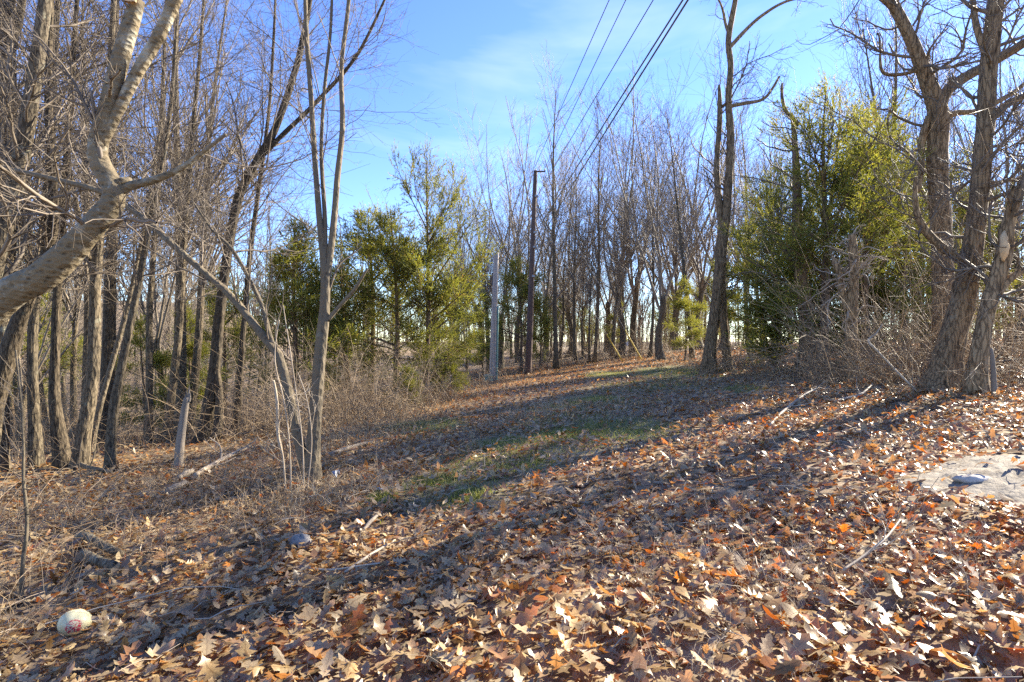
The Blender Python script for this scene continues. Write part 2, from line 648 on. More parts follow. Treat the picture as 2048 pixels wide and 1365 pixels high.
def soil_q(x, y):
    dx, dy = (x - SOILC[0]), (y - SOILC[1])
    a = np.arctan2(dy, dx)
    rim = 1 + .12 * np.sin(3 * a + 1) + .07 * np.sin(7 * a) + .05 * np.sin(13 * a + 2)
    return np.sqrt((dx / 1.35) ** 2 + (dy / .82) ** 2) / rim


gx, gy = np.meshgrid(np.linspace(2.1, 6.1, 130), np.linspace(2.0, 5.0, 100), indexing='ij')
qq = soil_q(gx, gy)
gz = H(gx, gy) + .03 * (1 - sm(.55, 1.25, qq)) - .03 * sm(1.0, 1.4, qq)
rs = np.random.default_rng(5)
gz += .006 * rs.normal(size=gz.shape) * (qq < 1.1) + .006 * np.sin(5 * gx + 2) * np.sin(6 * gy)
idx = np.arange(gx.size).reshape(gx.shape)
f = np.stack([idx[:-1, :-1], idx[1:, :-1], idx[1:, 1:], idx[:-1, 1:]], -1).reshape(-1, 4)
keep = (qq[:-1, :-1] < 1.25).ravel()
tag(obj('bare_soil', np.stack([gx, gy, gz], -1), f[keep], soil_mat()), 'bare pale patch of sandy soil among the leaves', None, None, 'structure')

# ------------------------------------------------------------------ leaves
OAK = [(0.00, .010), (.10, .014), (.20, .07), (.28, .20), (.36, .085), (.51, .31), (.55, .1), (.73, .31), (.76, .09), (.90, .14), (1.0, .0)]
OAK_SLIM = [(0.00, .010), (.12, .02), (.24, .15), (.33, .09), (.45, .22), (.53, .11), (.66, .21), (.74, .1), (.88, .1), (1.0, .0)]
OVAL = [(0, .012), (.15, .02), (.24, .16), (.45, .25), (.68, .2), (.88, .09), (1, 0)]


def leaf_proto(rng, lod):
    if lod == 0:
        prof = [OAK, OAK_SLIM, OVAL, OAK][int(rng.integers(0, 4))]
    elif lod == 1:
        prof = [(0, .015), (.28, .19), (.4, .11), (.56, .3), (.68, .13), (1, .06)] if rng.random() < .6 else [(0, .02), (.3, .16), (.6, .2), (1, .02)]
    else:
        prof = [(0, .03), (.5, .26), (1, .02)]
    t = np.array([p[0] for p in prof])
    wd = np.array([p[1] for p in prof])
    t2 = np.maximum.accumulate(t - .02 * (wd > .15))
    ax, wl, wr = t2, wd * rng.uniform(.85, 1.15, len(wd)), wd * rng.uniform(.85, 1.15, len(wd))
    n = len(t)
    if lod == 2:        # far: one folded blade
        V = np.array([[-.5, 0, 0], [.05, .26, rng.normal(.04, .1)], [.5, 0, rng.normal(0, .12)], [-.05, -.26, rng.normal(.04, .1)]])
        return V, np.array([[0, 2, 1], [0, 3, 2]])
    V = np.zeros((3 * n, 3))
    V[:n, 0], V[:n, 1] = t, wl
    V[n:2 * n, 0] = ax if lod == 0 else t
    V[2 * n:, 0], V[2 * n:, 1] = t, -wr
    # curl across and along the midrib, then crumple a little
    k1 = float(np.clip(rng.normal(2.4, 2.4), -4.5, 6.5))
    k2 = float(np.clip(rng.normal(.5, 1.3), -2.2, 2.6))
    x, y = V[:, 0] - .5, V[:, 1].copy()
    k1v = k1 * (1 + .5 * x)
    k1v = np.where(np.abs(k1v) < .05, .05, k1v)
    V[:, 1] = np.sin(k1v * y) / k1v
    zc = (1 - np.cos(k1v * y)) / k1v
    k2 = k2 if abs(k2) > .05 else .05
    V[:, 0] = np.sin(k2 * x) / k2 - np.sin(k2 * x) * zc + .5
    V[:, 2] = (1 - np.cos(k2 * x)) / k2 + np.cos(k2 * x) * zc + rng.normal(0, .4) * y * x + rng.normal(0, .016, 3 * n) * (np.abs(y) * 2 + .2)
    V[:, 0] -= .5
    if prof is OVAL:
        V *= .68
    k = np.arange(n - 1)
    fs = np.concatenate([np.stack([k, n + k, n + k + 1, k + 1], -1), np.stack([n + k, 2 * n + k, 2 * n + k + 1, n + k + 1], -1)])
    return V, fs[:, ::-1]


def eul(yaw, pitch, roll):
    cy, sy, cp, sp, cr_, sr_ = np.cos(yaw), np.sin(yaw), np.cos(pitch), np.sin(pitch), np.cos(roll), np.sin(roll)
    M = np.empty((len(yaw), 3, 3))
    M[:, 0, 0], M[:, 0, 1], M[:, 0, 2] = cy * cp, cy * sp * sr_ - sy * cr_, cy * sp * cr_ + sy * sr_
    M[:, 1, 0], M[:, 1, 1], M[:, 1, 2] = sy * cp, sy * sp * sr_ + cy * cr_, sy * sp * cr_ - cy * sr_
    M[:, 2, 0], M[:, 2, 1], M[:, 2, 2] = -sp, cp * sr_, cp * cr_
    return M


def litter_spots(rng, r0, r1, dens, half=50):
    a = R_(half)
    n = int(a * (r1 * r1 - r0 * r0) * dens)
    r = np.sqrt(rng.uniform(r0 * r0, r1 * r1, n))
    th = rng.uniform(-a, a, n)
    x, y = r * np.sin(th), r * np.cos(th)
    keep = (soil_q(x, y) > .93 + .25 * rng.random(n)) | (rng.random(n) < .06)
    keep &= rng.random(n) > .9 * turf_mask(x, y)
    keep &= (x - BALL[0]) ** 2 + (y - BALL[1] + .04) ** 2 > .13 ** 2
    return x[keep], y[keep], r[keep]


BALL = hit(150, 1268)
rng = np.random.default_rng(11)
lit = Acc()
chosen = None
for lod, r0, r1, dens, sz in ((0, 1.2, 4.3, 680, .09), (1, 4.3, 10, 290, .09), (2, 10, 34, 108, .1)):
    x, y, r = litter_spots(rng, r0, r1, dens)
    n = len(x)
    size = np.minimum(sz * np.exp(rng.normal(0, .28, n)), .135)
    yaw = rng.uniform(0, 2 * math.pi, n)
    tl = .3 if lod < 2 else .26
    pit, rol = rng.normal(0, tl, n), rng.normal(0, tl, n)
    up_ = rng.random(n) < .045
    pit = np.where(up_, rng.normal(0, .9, n), pit)
    flip = rng.random(n) < .42
    rol = rol + flip * math.pi
    z = H(x, y) + .012 + .05 * rng.random(n) * (1.0 if lod < 2 else .6) + np.abs(np.sin(pit)) * size * .28
    onsoil = soil_q(x, y) < 1.0
    z = z + .03 * onsoil
    # warm orange leaves gather in the right foreground
    hue = rng.random(n)
    warm = np.exp(-((x - 3.0) / 2.2) ** 2) * np.exp(-((y - 2) / 5) ** 2) * .3 - .03
    hue = np.where(hue < 1 - .12 - warm, hue / (1 - .12 - warm) * .82, .84 + (hue - (1 - .12 - warm)) / (.12 + warm) * .16)
    tone = rng.random(n)
    M = eul(yaw, pit, rol) * size[:, None, None]
    pos = np.stack([x, y, z], -1)
    skip = np.zeros(n, bool)
    if lod == 0:
        px = 1024 + F * x / y
        py = 682.5 + F * (EYE - z) / y
        inn = (px > 20) & (px < 2030) & (py < 1355) & (py > 0)
        score = np.where(inn, size / r + rng.random(n) * .012, -1)
        top = np.argsort(-score)[:300]
        skip[top] = True
        chosen = (pos[top] + np.array([0, 0, .022]), size[top] * 1.2, yaw[top], pit[top], rol[top])
    NP = 20 if lod < 2 else 8
    kind = rng.integers(0, NP, n)
    for k in range(NP):
        V, fs = leaf_proto(rng, lod)
        s = (kind == k) & ~skip
        m_ = int(s.sum())
        W = np.einsum('nij,vj->nvi', M[s], V) + pos[s][:, None, :]
        W[:, :, 2] += .1 * (W[:, :, 0] - pos[s][:, None, 0])
        nv = len(V)
        FF = (fs[None] + np.arange(m_)[:, None, None] * nv).reshape(-1, fs.shape[1])
        lit.add(W.reshape(-1, 3), FF, leaf_hue=np.repeat(hue[s], nv), leaf_tone=np.repeat(tone[s], nv), rib=np.tile(np.repeat([1., 0., 1.], nv // 3) if lod < 2 else np.ones(4), m_))
o = lit.obj('leaf_litter', LEAF, ground)
tag(o, kind='stuff')
lp = [leaf_proto(rng, 0) for _ in range(16)]
lp = [mesh_data('oak_leaf_blade', V, fs, LEAF_OBJ, attrs={'rib': np.repeat([1., 0., 1.], len(V) // 3)}) for V, fs in lp]
for k in range(300):
    o = link('leaf', lp[k % 16], ground)
    o.location = chosen[0][k]
    s = chosen[1][k]
    o.scale = (s, s, s)
    o.rotation_euler = (chosen[4][k], chosen[3][k], chosen[2][k])

# ------------------------------------------------------------------ trees: hero trees traced stem by stem
def px_stem(pts, d, ground_start=False):
    """[(px, py, width_px[, distance])] -> points and radii in metres"""
    out, rad = [], []
    for p in pts:
        dd = p[3] if len(p) > 3 else d
        out.append(P(p[0], p[1], dd))
        rad.append(p[2] / F * dd / 2)
    out, rad = np.array(out), np.array(rad)
    if ground_start:
        out[0, 2] = hz(out[0, 0], out[0, 1]) - .06
    return out, rad


def hero(name, label, d, stems, bark, seed, n1=26, n2=110, n3=420, n4=700, L=1.5, t0=.3, up=.08, ang=50, wander=.16, rmin=.0032, twig=None, sides=12, cat='tree', flare=.35, group=None, grounded=True):
    rng = np.random.default_rng(seed)
    ws = []
    root = None
    for k, st in enumerate(stems):
        pts, rad = px_stem(st, d, k == 0 and grounded)
        if k == 0:
            base = pts[0].copy()
            base[2] += .06
            root = empty(name, base, label, cat, group)
        n = 56 if k == 0 else 26
        pts, rad = resample(pts, rad, n)
        # drift in depth so that limbs do not lie in one plane
        s = np.linspace(0, 1, n)
        dy = (rng.normal(0, .05) * s + .04 * np.sin(s * rng.uniform(3, 7)) * s) * d * .25
        if k:
            j = np.argmin([np.min(np.linalg.norm(wp - pts[0], axis=1)) for wp, _ in ws])
            q = np.argmin(np.linalg.norm(ws[j][0] - pts[0], axis=1))
            dy = dy + (ws[j][0][q, 1] - pts[0, 1])
        pts[:, 1] += dy
        fine = bark in (BARK_PALE, BARK_SMOOTH, TWIG_DEAD)
        V, fs = stem_mesh(pts, rad, (sides if fine else max(sides, 18)) if k == 0 else 9, rng, .025 if fine else .03, flare if k == 0 and grounded else 0, ridge=0 if fine else .13)
        obj('trunk' if k == 0 else 'limb', V - base, fs, bark, root)
        ws.append((pts, rad))
    SP = np.stack([resample(p, r, 24)[0] for p, r in ws])
    SR = np.stack([resample(p, r, 24)[1] for p, r in ws])
    c = Acc()
    if n1:
        p1, r1 = grow(rng, SP, SR, n1, t0, .99, ang, 14, L=L, taper=.45, nseg=9, wander=wander, up=up, rr=.3, rmin=rmin * 1.7, rmax=.03)
        c.add(*_t(p1, r1, 5, base))
        if n2:
            p2, r2 = grow(rng, p1, r1, n2, .15, 1, 42, 14, frac=.5, nseg=7, wander=wander, up=up * .7, rr=.6, rmin=rmin * 1.2)
            c.add(*_t(p2, r2, 4, base))
            if n3:
                p3, r3 = grow(rng, np.concatenate([resample_all(p1, 8), p2]), np.concatenate([resample_r(r1, 8), r2]), n3, .15, 1, 42, 15, frac=.46, Lsd=.35, nseg=4, wander=wander * 1.2, up=up * .5, rr=.7, rmin=rmin)
                c.add(*_t(p3, r3, 3, base))
                if n4:
                    p4, r4 = grow(rng, p3, r3, n4, .15, 1, 45, 15, frac=.55, Lsd=.35, nseg=2, wander=wander * 1.3, up=up * .4, rr=.8, rmin=rmin * .85)
                    c.add(*_t(p4, r4, 3, base))
        c.obj('crown', twig or TWIG, root)
    return root


def _t(p, r, S, base=None):
    V, fs = tubes(p, r, S)
    return (V if base is None else V - base), fs


def resample_all(p, n):
    B, N, _ = p.shape
    f = np.linspace(0, N - 1, n)
    i = np.minimum(f.astype(int), N - 2)
    k = (f - i)[None, :, None]
    return p[:, i] * (1 - k) + p[:, i + 1] * k


def resample_r(r, n):
    B, N = r.shape
    f = np.linspace(0, N - 1, n)
    i = np.minimum(f.astype(int), N - 2)
    k = (f - i)[None, :]
    return r[:, i] * (1 - k) + r[:, i + 1] * k


# the pale leaning tree in the upper left corner
t = hero('leaning_tree', 'pale smooth barked tree with a crooked elbow leaning in from the upper left corner', 3.5, [
    [(-330, 1250, 120), (-250, 900, 84), (-120, 700, 72), (0, 588, 60), (60, 556, 58), (100, 522, 56), (150, 470, 49), (190, 425, 44), (212, 395, 43), (210, 368, 41), (194, 340, 37), (178, 305, 36), (180, 272, 35), (197, 215, 34), (222, 120, 32), (248, 35, 30), (262, -12, 26)],
    [(184, 285, 24), (214, 222, 22), (258, 130, 23), (300, 62, 24), (333, 0, 23), (380, -90, 22), (430, -190, 15)],
    [(205, 388, 22), (240, 366, 19), (290, 350, 15), (340, 328, 12), (395, 292, 9), (438, 258, 7)],
    [(205, 375, 17), (222, 362, 15), (236, 351, 12)]],
    BARK_PALE, 3, n1=12, n2=60, n3=170, n4=160, L=.7, t0=.62, up=-.02, ang=55, rmin=.0013, sides=18)
t2 = Acc()                                             # torn white wood at the broken top
rg = np.random.default_rng(2)
for k in range(7):
    b0 = P(262 + rg.normal(0, 7), 5, 3.5)
    p_ = np.stack([b0, b0 + np.array([rg.normal(0, .01), rg.normal(0, .01), .09 + .08 * rg.random()]), b0 + np.array([rg.normal(0, .02), 0, .16 + .14 * rg.random()])])
    t2.add(*tubes(p_[None] - np.array(t.location), np.array([[.014, .01, .002]]), 5))
t2.obj('torn_wood', WOOD_RAW, t)

hero('twin_trunk_tree', 'slim grey tree with one upright forked trunk and one stem arching far left', 6.0, [
    [(622, 968, 44), (626, 900, 28), (632, 800, 25), (640, 700, 24), (648, 620, 21), (650, 560, 18), (645, 500, 14), (640, 450, 12), (632, 330, 11), (625, 200, 10), (615, 60, 9), (608, -120, 6)],
    [(649, 590, 15), (656, 530, 14), (666, 440, 13), (672, 350, 12), (681, 250, 11), (678, 130, 9), (690, 20, 8), (706, -120, 5)],
    [(650, 545, 10), (648, 430, 9), (640, 300, 8), (646, 180, 7), (660, 60, 6), (668, -90, 4)],
    [(620, 962, 26), (603, 905, 21), (587, 835, 19), (571, 765, 18), (557, 712, 17), (520, 668, 16), (460, 592, 14), (400, 540, 13), (345, 490, 13), (290, 440, 12), (215, 388, 12), (120, 362, 11), (0, 335, 10), (-130, 310, 7)],
    [(545, 695, 11), (535, 665, 10), (520, 613, 9), (491, 556, 8), (454, 494, 7), (417, 457, 5), (380, 400, 4)],
    [(655, 640, 9), (685, 605, 8), (715, 575, 7), (740, 540, 4)]],
    BARK_SMOOTH, 7, n1=52, n2=260, n3=1000, n4=1200, L=1.25, t0=.22, up=.07, rmin=.0019)

LEFT = [
    ('leaning_oak', 'dark thick trunk leaning in from the left edge under the pale limb', 8, BARK_DARK,
     [(-70, 900, 62), (5, 745, 40), (40, 640, 32), (75, 560, 25), (105, 480, 21), (112, 400, 18), (109, 211, 15), (120, 35, 12), (126, -160, 8)], []),
    ('lichen_oak', 'lichen spotted trunk slanting from the left edge up to the top', 7, BARK_LICHEN,
     [(-90, 930, 60), (-60, 750, 48), (-25, 580, 42), (7, 457, 38), (28, 387, 36), (53, 281, 33), (70, 197, 31), (88, 98, 29), (105, 0, 26), (125, -160, 18)], []),
    ('edge_oak', 'pale grey trunk standing upright along the left edge of the view', 9, BARK_LICHEN,
     [(-14, 950, 60), (-6, 800, 42), (2, 600, 38), (8, 400, 36), (12, 200, 35), (15, 0, 31), (20, -200, 22)], [[(14, 120, 18), (45, 20, 14), (90, -90, 10)]]),
    ('forest_tree', 'straight grey trunk third from the left edge at ground level', 9.2, BARK_GREY,
     [(72, 946, 34), (67, 850, 24), (62, 760, 21), (60, 680, 20), (66, 560, 18), (78, 430, 17), (90, 300, 15), (98, 150, 13), (112, -100, 9)], []),
    ('forest_tree', 'dark trunk kicking out left above its base beside the pair of grey trunks', 9, BARK_DARK,
     [(128, 925, 42), (114, 850, 27), (106, 780, 22), (107, 700, 19), (108, 620, 18), (116, 480, 16), (132, 300, 13), (150, 100, 10), (162, -120, 7)], []),
    ('forest_tree', 'thick grey trunk curving at its foot in the clump left of the leaning stems', 8.8, BARK_GREY,
     [(160, 942, 44), (165, 880, 30), (178, 800, 27), (186, 720, 26), (188, 640, 23), (190, 560, 22), (200, 450, 19), (214, 300, 16), (226, 150, 13), (232, -130, 9)], [[(190, 560, 11), (160, 470, 9), (140, 360, 7), (120, 240, 4)]]),
    ('forest_tree', 'broad dark upright trunk behind the thick grey clump', 12, BARK_DARK,
     [(208, 905, 50), (211, 800, 31), (214, 700, 28), (215, 560, 25), (218, 420, 21), (214, 280, 18), (220, 100, 14), (222, -160, 9)], []),
    ('forest_tree', 'slim tree leaning right with its foot in front of the leaf covered slope', 8.2, BARK_GREY,
     [(220, 950, 28), (223, 850, 21), (238, 750, 19), (255, 660, 17), (275, 560, 15), (300, 420, 12), (330, 280, 10), (350, 120, 8), (365, -120, 5)], []),
    ('forest_tree', 'thin straight trunk rising between the slim leaning tree and the grey post', 12, BARK_GREY,
     [(297, 905, 22), (295, 800, 15), (292, 700, 14), (290, 600, 13), (300, 400, 11), (310, 200, 9), (318, -80, 6)], []),
    ('forest_tree', 'grey trunk with a bent foot just left behind the weathered post', 12, BARK_GREY,
     [(342, 902, 34), (335, 860, 20), (345, 760, 18), (355, 650, 17), (362, 500, 14), (380, 300, 11), (400, 100, 8), (410, -120, 5)], []),
    ('leaning_tree', 'dark tree sweeping up and right from behind the weathered post to the top', 11, BARK_DARK,
     [(405, 902, 46), (414, 840, 28), (428, 740, 25), (436, 640, 23), (448, 540, 21), (462, 450, 20), (478, 385, 19), (512, 320, 18), (550, 256, 16), (585, 160, 14), (605, 90, 13), (622, 0, 12), (645, -180, 8)], [[(505, 330, 10), (560, 270, 9), (640, 190, 8), (720, 100, 6), (790, -40, 4)], [(430, 720, 13), (440, 800, 15), (446, 870, 20)]]),
    ('forest_tree', 'thin dark pole of a tree right of the sweeping dark trunk', 12, BARK_DARK,
     [(470, 886, 20), (478, 780, 13), (487, 650, 12), (500, 500, 11), (520, 350, 9), (540, 200, 7), (556, -20, 5)], []),
    ('forest_tree', 'thin slanted trunk leaning right behind the thick grey clump', 10.5, BARK_SMOOTH,
     [(180, 915, 17), (192, 850, 13), (210, 780, 12), (236, 690, 11), (262, 600, 10), (295, 470, 8), (325, 330, 6), (350, 150, 4)], []),
]
for k, (nm, lab, d, bk, main, extra) in enumerate(LEFT):
    main = [(q_[0], q_[1], q_[2] * .84) for q_ in main]
    hero(nm, lab, d, [main] + extra, bk, 100 + k, n1=34, n2=190, n3=760, n4=850, L=2.1 if d > 8.5 else 1.7, t0=.34, rmin=.0024, up=.06, group='bare trees on the left')

hero('forked_tree', 'tall bare tree at the track edge with a dead broken second stem', 15, [
    [(1417, 768, 34), (1420, 700, 23), (1431, 620, 21), (1440, 540, 21), (1445, 480, 21), (1453, 430, 17), (1459, 350, 15), (1463, 270, 14), (1458, 200, 12), (1462, 130, 11), (1457, 80, 11), (1470, 0, 10), (1482, -80, 7)],
    [(1446, 490, 14), (1441, 400, 13), (1438, 330, 12), (1443, 250, 11), (1442, 195, 9), (1440, 168, 5)],
    [(1460, 95, 8), (1490, 62, 7), (1520, 35, 6), (1560, 13, 5), (1610, -2, 4)],
    [(1462, 212, 8), (1490, 206, 7), (1530, 196, 6), (1552, 160, 4)],
    [(1457, 70, 6), (1448, 30, 5), (1432, 5, 3)],
    [(1441, 215, 6), (1450, 208, 6), (1462, 205, 6)]],
    BARK_BROWN, 31, n1=34, n2=100, n3=280, n4=330, L=1.1, t0=.42, rmin=.0042, ang=60)
hero('forest_tree', 'thin brown trunk standing close behind the tall forked tree', 16, [
    [(1456, 752, 20), (1452, 680, 15), (1449, 600, 14), (1446, 520, 12), (1452, 430, 9), (1450, 360, 6)]], BARK_BROWN, 32, n1=14, n2=40, n3=90, n4=90, L=.9, rmin=.004)

hero('dead_snag', 'broken dead trunk tangled in vines standing before the cedars', 10, [
    [(1704, 782, 36), (1703, 720, 25), (1706, 640, 22), (1707, 560, 19), (1703, 505, 17), (1701, 470, 13)],
    [(1700, 620, 15), (1688, 570, 13), (1676, 528, 11), (1674, 512, 6)]],
    BARK_BROWN, 33, n1=26, n2=90, n3=170, n4=120, L=.85, t0=.25, up=-.04, ang=70, wander=.34, twig=TWIG_DEAD, rmin=.003)

hero('furrowed_tree', 'upright trunk with deeply furrowed bark that forks near the top right', 10, [
    [(1888, 775, 50), (1889, 700, 39), (1889, 630, 38), (1888, 550, 37), (1884, 440, 36), (1876, 340, 35), (1874, 240, 35), (1864, 200, 30), (1840, 142, 25), (1820, 92, 22), (1796, 42, 20), (1780, 0, 18), (1762, -120, 13)],
    [(1876, 225, 24), (1890, 185, 22), (1925, 158, 20), (1985, 125, 18), (2050, 85, 16), (2140, 20, 12)],
    [(1868, 210, 14), (1850, 260, 14), (1842, 330, 12), (1834, 385, 8)],
    [(1793, 38, 13), (1765, 10, 11), (1725, -14, 9), (1660, -40, 6)],
    [(1878, 238, 14), (1915, 226, 12), (1960, 220, 11), (2020, 190, 9), (2070, 150, 6)],
    [(1838, 142, 8), (1800, 150, 7), (1766, 145, 6), (1757, 110, 5), (1762, 60, 3)]],
    BARK_BROWN, 34, n1=52, n2=260, n3=1100, n4=1100, L=1.6, t0=.3, rmin=.0024, ang=60, wander=.2, flare=.35, sides=16)

hero('leaning_tree', 'big rough barked trunk leaning right, widest foot at the right side', 8, [
    [(1874, 792, 70), (1889, 740, 52), (1905, 680, 46), (1926, 600, 42), (1941, 520, 38), (1952, 440, 33), (1960, 350, 31), (1966, 230, 30), (1968, 120, 29), (1976, 0, 27), (1990, -160, 24)],
    [(1922, 522, 18), (1895, 505, 17), (1866, 481, 16), (1836, 443, 13), (1822, 400, 9), (1816, 360, 5)],
    [(1964, 255, 16), (2005, 215, 14), (2050, 190, 12), (2110, 150, 9)],
    [(1966, 130, 14), (1945, 60, 12), (1938, -20, 9), (1930, -120, 6)],
    [(1915, 690, 22), (1925, 740, 24), (1932, 785, 32)]],
    BARK_BROWN, 35, n1=44, n2=200, n3=760, n4=760, L=1.4, t0=.3, rmin=.002, ang=62, wander=.22, flare=.25, sides=18)

gn = hero('gnarled_tree', 'gnarled trunk with a torn pale scar leaning out at the right edge', 7.4, [
    [(1952, 782, 44), (1958, 710, 31), (1972, 630, 28), (1990, 565, 28), (2004, 515, 29), (2010, 450, 21), (2028, 385, 17), (2062, 330, 14), (2110, 260, 10)],
    [(1992, 590, 16), (2020, 560, 14), (2055, 538, 12), (2120, 500, 8)],
    [(2006, 520, 15), (1998, 470, 12), (2004, 430, 9), (2000, 380, 5)]],
    BARK_BROWN, 36, n1=44, n2=210, n3=640, n4=560, L=1.05, t0=.3, rmin=.0019, ang=65, wander=.26, flare=.45)
sc_ = np.stack([P(2006, 523, 7.26), P(2009, 500, 7.22), P(2007, 478, 7.25), P(2009, 462, 7.3)]) - np.array(gn.location)
obj('torn_scar', *stem_mesh(*resample(sc_, [.012, .05, .045, .006], 14), 8, np.random.default_rng(3), .12), WOOD_RAW, gn)
hero('forest_tree', 'leaning cedar trunk with bare foot in front of the dark cedars', 13, [
    [(1632, 752, 46), (1624, 700, 34), (1616, 640, 30), (1608, 560, 26), (1600, 470, 22), (1596, 380, 17), (1590, 280, 11), (1586, 225, 6)],
    [(1600, 250, 9), (1578, 222, 8), (1570, 195, 7), (1566, 165, 4)]],
    BARK_CEDAR, 37, n1=30, n2=90, n3=160, n4=0, L=1.2, t0=.3, rmin=.004, ang=75)

# ------------------------------------------------------------------ bare tree kinds for the woods behind, copied with their parts
def bare_tree(seed, kind):
    rng = np.random.default_rng(seed)
    if kind == 'slender':
        Hh, r0 = 13.0, .13
        z = np.linspace(0, 1, 18)
        lean = rng.normal(0, .035, 2)
        tr = np.stack([lean[0] * z * Hh + .12 * np.sin(z * rng.uniform(3, 7)) * z, lean[1] * z * Hh + .12 * np.sin(z * rng.uniform(3, 7)), z * Hh], -1)
        rr = r0 * (1 - .86 * z) * (1 + .5 * np.exp(-z * 30))
        ST, SR = tr[None], rr[None]
        a = dict(n1=34, L=3.2, t0=.28, ang=rng.uniform(28, 46), up=.12)
    elif kind == 'vase':
        Hh, r0 = 13.0, .14
        h0 = rng.uniform(.2, .3)
        z = np.linspace(0, 1, 18)
        tr = np.stack([.1 * np.sin(z * 4), .08 * np.sin(z * 5), z * h0 * Hh], -1)
        rr = r0 * (1 - .35 * z) * (1 + .5 * np.exp(-z * 12))
        st, sr = [], []
        n = 4 + seed % 4
        for k in range(n):
            az = k / n * 2 * math.pi + rng.normal(0, .3)
            an = R_(rng.uniform(7, 19 + 5 * (seed % 4)))
            D = np.array([math.cos(az) * math.sin(an), math.sin(az) * math.sin(an), math.cos(an)])
            c = tr[int(rng.integers(11, 18))].copy()
            ln = (Hh - c[2]) * rng.uniform(.75, 1.05)
            pp = [c]
            for _ in range(17):
                D = D + rng.normal(0, .045, 3) + np.array([0, 0, .03])
                D /= np.linalg.norm(D)
                c = c + D * ln / 17
                pp.append(c)
            st.append(pp)
            sr.append(r0 * .42 * rng.uniform(.7, 1) * (1 - .85 * np.linspace(0, 1, 18)))
        ST, SR = np.array(st), np.array(sr)
        a = dict(n1=44, L=2.9, t0=.1, ang=29, up=.1)
    else:
        Hh, r0 = 7.0, .04
        z = np.linspace(0, 1, 18)
        lean = rng.normal(0, .07, 2)
        tr = np.stack([lean[0] * z * Hh + .15 * np.sin(z * 5) * z, lean[1] * z * Hh, z * Hh], -1)
        rr = r0 * (1 - .8 * z)
        ST, SR = tr[None], rr[None]
        a = dict(n1=24, L=1.3, t0=.25, ang=42, up=.1)
    tm = Acc()
    tm.add(*stem_mesh(tr, rr, 9, rng, .05, .3))
    c = Acc()
    if kind == 'vase':
        c.add(*_t(ST, SR, 6))
    v = kind == 'vase'
    n1 = a['n1']
    p1, r1 = grow(rng, ST, SR, n1, a['t0'], .99, a['ang'], 10, L=a['L'], taper=.5, nseg=8, wander=.09, up=a['up'], rr=.5, rmin=.008)
    c.add(*_t(p1, r1, 4))
    p2, r2 = grow(rng, p1, r1, n1 * (5 if v else 6), .1, 1, 30 if v else 38, 11, frac=.5, nseg=6, wander=.11, up=.09, rr=.6, rmin=.006)
    c.add(*_t(p2, r2, 3))
    p3, r3 = grow(rng, np.concatenate([resample_all(p1, 7), p2]), np.concatenate([resample_r(r1, 7), r2]), n1 * 15, .1, 1, 34, 13, frac=.5, nseg=4, wander=.13, up=.08, rr=.7, rmin=.0048)
    c.add(*_t(p3, r3, 3))
    p4, r4 = grow(rng, p3, r3, n1 * 16, .1, 1, 36, 13, frac=.75, nseg=3, wander=.14, up=.08, rr=.8, rmin=.004)
    c.add(*_t(p4, r4, 3))
    return tm, c


KINDS = {}
for kd, bk, seeds in (('slender', BARK_GREY, (1, 2, 3, 4)), ('vase', BARK_GREY, (11, 12, 13, 14)), ('sapling', BARK_SMOOTH, (21, 22))):
    KINDS[kd] = []
    for s in seeds:
        tm, c = bare_tree(s, kd)
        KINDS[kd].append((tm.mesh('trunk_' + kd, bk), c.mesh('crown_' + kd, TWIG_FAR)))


def plant(kind, k, x, y, h, rz, name, label, group, fat=1.0, cat='tree', lean=(0, 0)):
    tm, cm = KINDS[kind][k % len(KINDS[kind])]
    base_h = {'slender': 13.0, 'vase': 13.0, 'sapling': 7.0}.get(kind, CEDAR_H.get(kind, 6.0))
    o = empty(name, (x, y, hz(x, y) - .05), label, cat, group)
    s = h / base_h
    o.scale = (s * fat, s * fat, s)
    o.rotation_euler = (lean[0], lean[1], rz)
    link('trunk', tm, o)
    link('crown', cm, o)
    return o


CEDAR_H = {}
pr = random.Random(4)


def at_px(px, d):
    return (px - 1024) / F * d, d


# centre row at the far side of the clearing, one by one
CENTRE = [
    (908, 36, 'vase', 11.5, 'narrow bare tree rising right behind the big cedar'),
    (1000, 33, 'vase', 12.6, 'spreading bare tree behind the short grey pole'),
    (1040, 38, 'vase', 14.5, 'many stemmed bare tree directly behind the tall brown pole'),
    (1113, 29, 'slender', 13.5, 'straight tall bare tree just right of the tall brown pole'),
    (1090, 36, 'vase', 14.0, 'fan shaped bare tree between the brown pole and the straight tree'),
    (1150, 34, 'slender', 11.5, 'thin bare tree left of the guy wires'),
    (1190, 31, 'slender', 11.8, 'slim bare tree standing where the guy wires cross'),
    (1240, 33, 'vase', 12.5, 'vase shaped bare tree with its fork behind the yellow guards'),
    (1300, 30, 'slender', 10.5, 'thin bare trunk just right of the yellow guards'),
    (1322, 27, 'vase', 12.0, 'stout bare tree with low spreading stems right of the guards'),
    (1385, 25, 'slender', 10.6, 'bare tree standing left of the forked tree'),
    (1400, 33, 'vase', 13.0, 'bare tree with a wide crown half hidden by the forked tree'),
    (1352, 36, 'vase', 15.5, 'tall wide crowned bare tree behind the stout low forked one'),
    (1215, 40, 'vase', 14.0, 'far bare tree rising above the left yellow guard'),
    (1270, 37, 'vase', 15.0, 'far bare tree rising above the right yellow guard'),
    (960, 40, 'vase', 13.0, 'far bare tree between the big cedar and the short pole'),
    (1140, 39, 'vase', 14.5, 'far bare tree in the gap right of the tall brown pole'),
    (1445, 30, 'vase', 13.0, 'bare tree right behind the dead broken stem'),
]
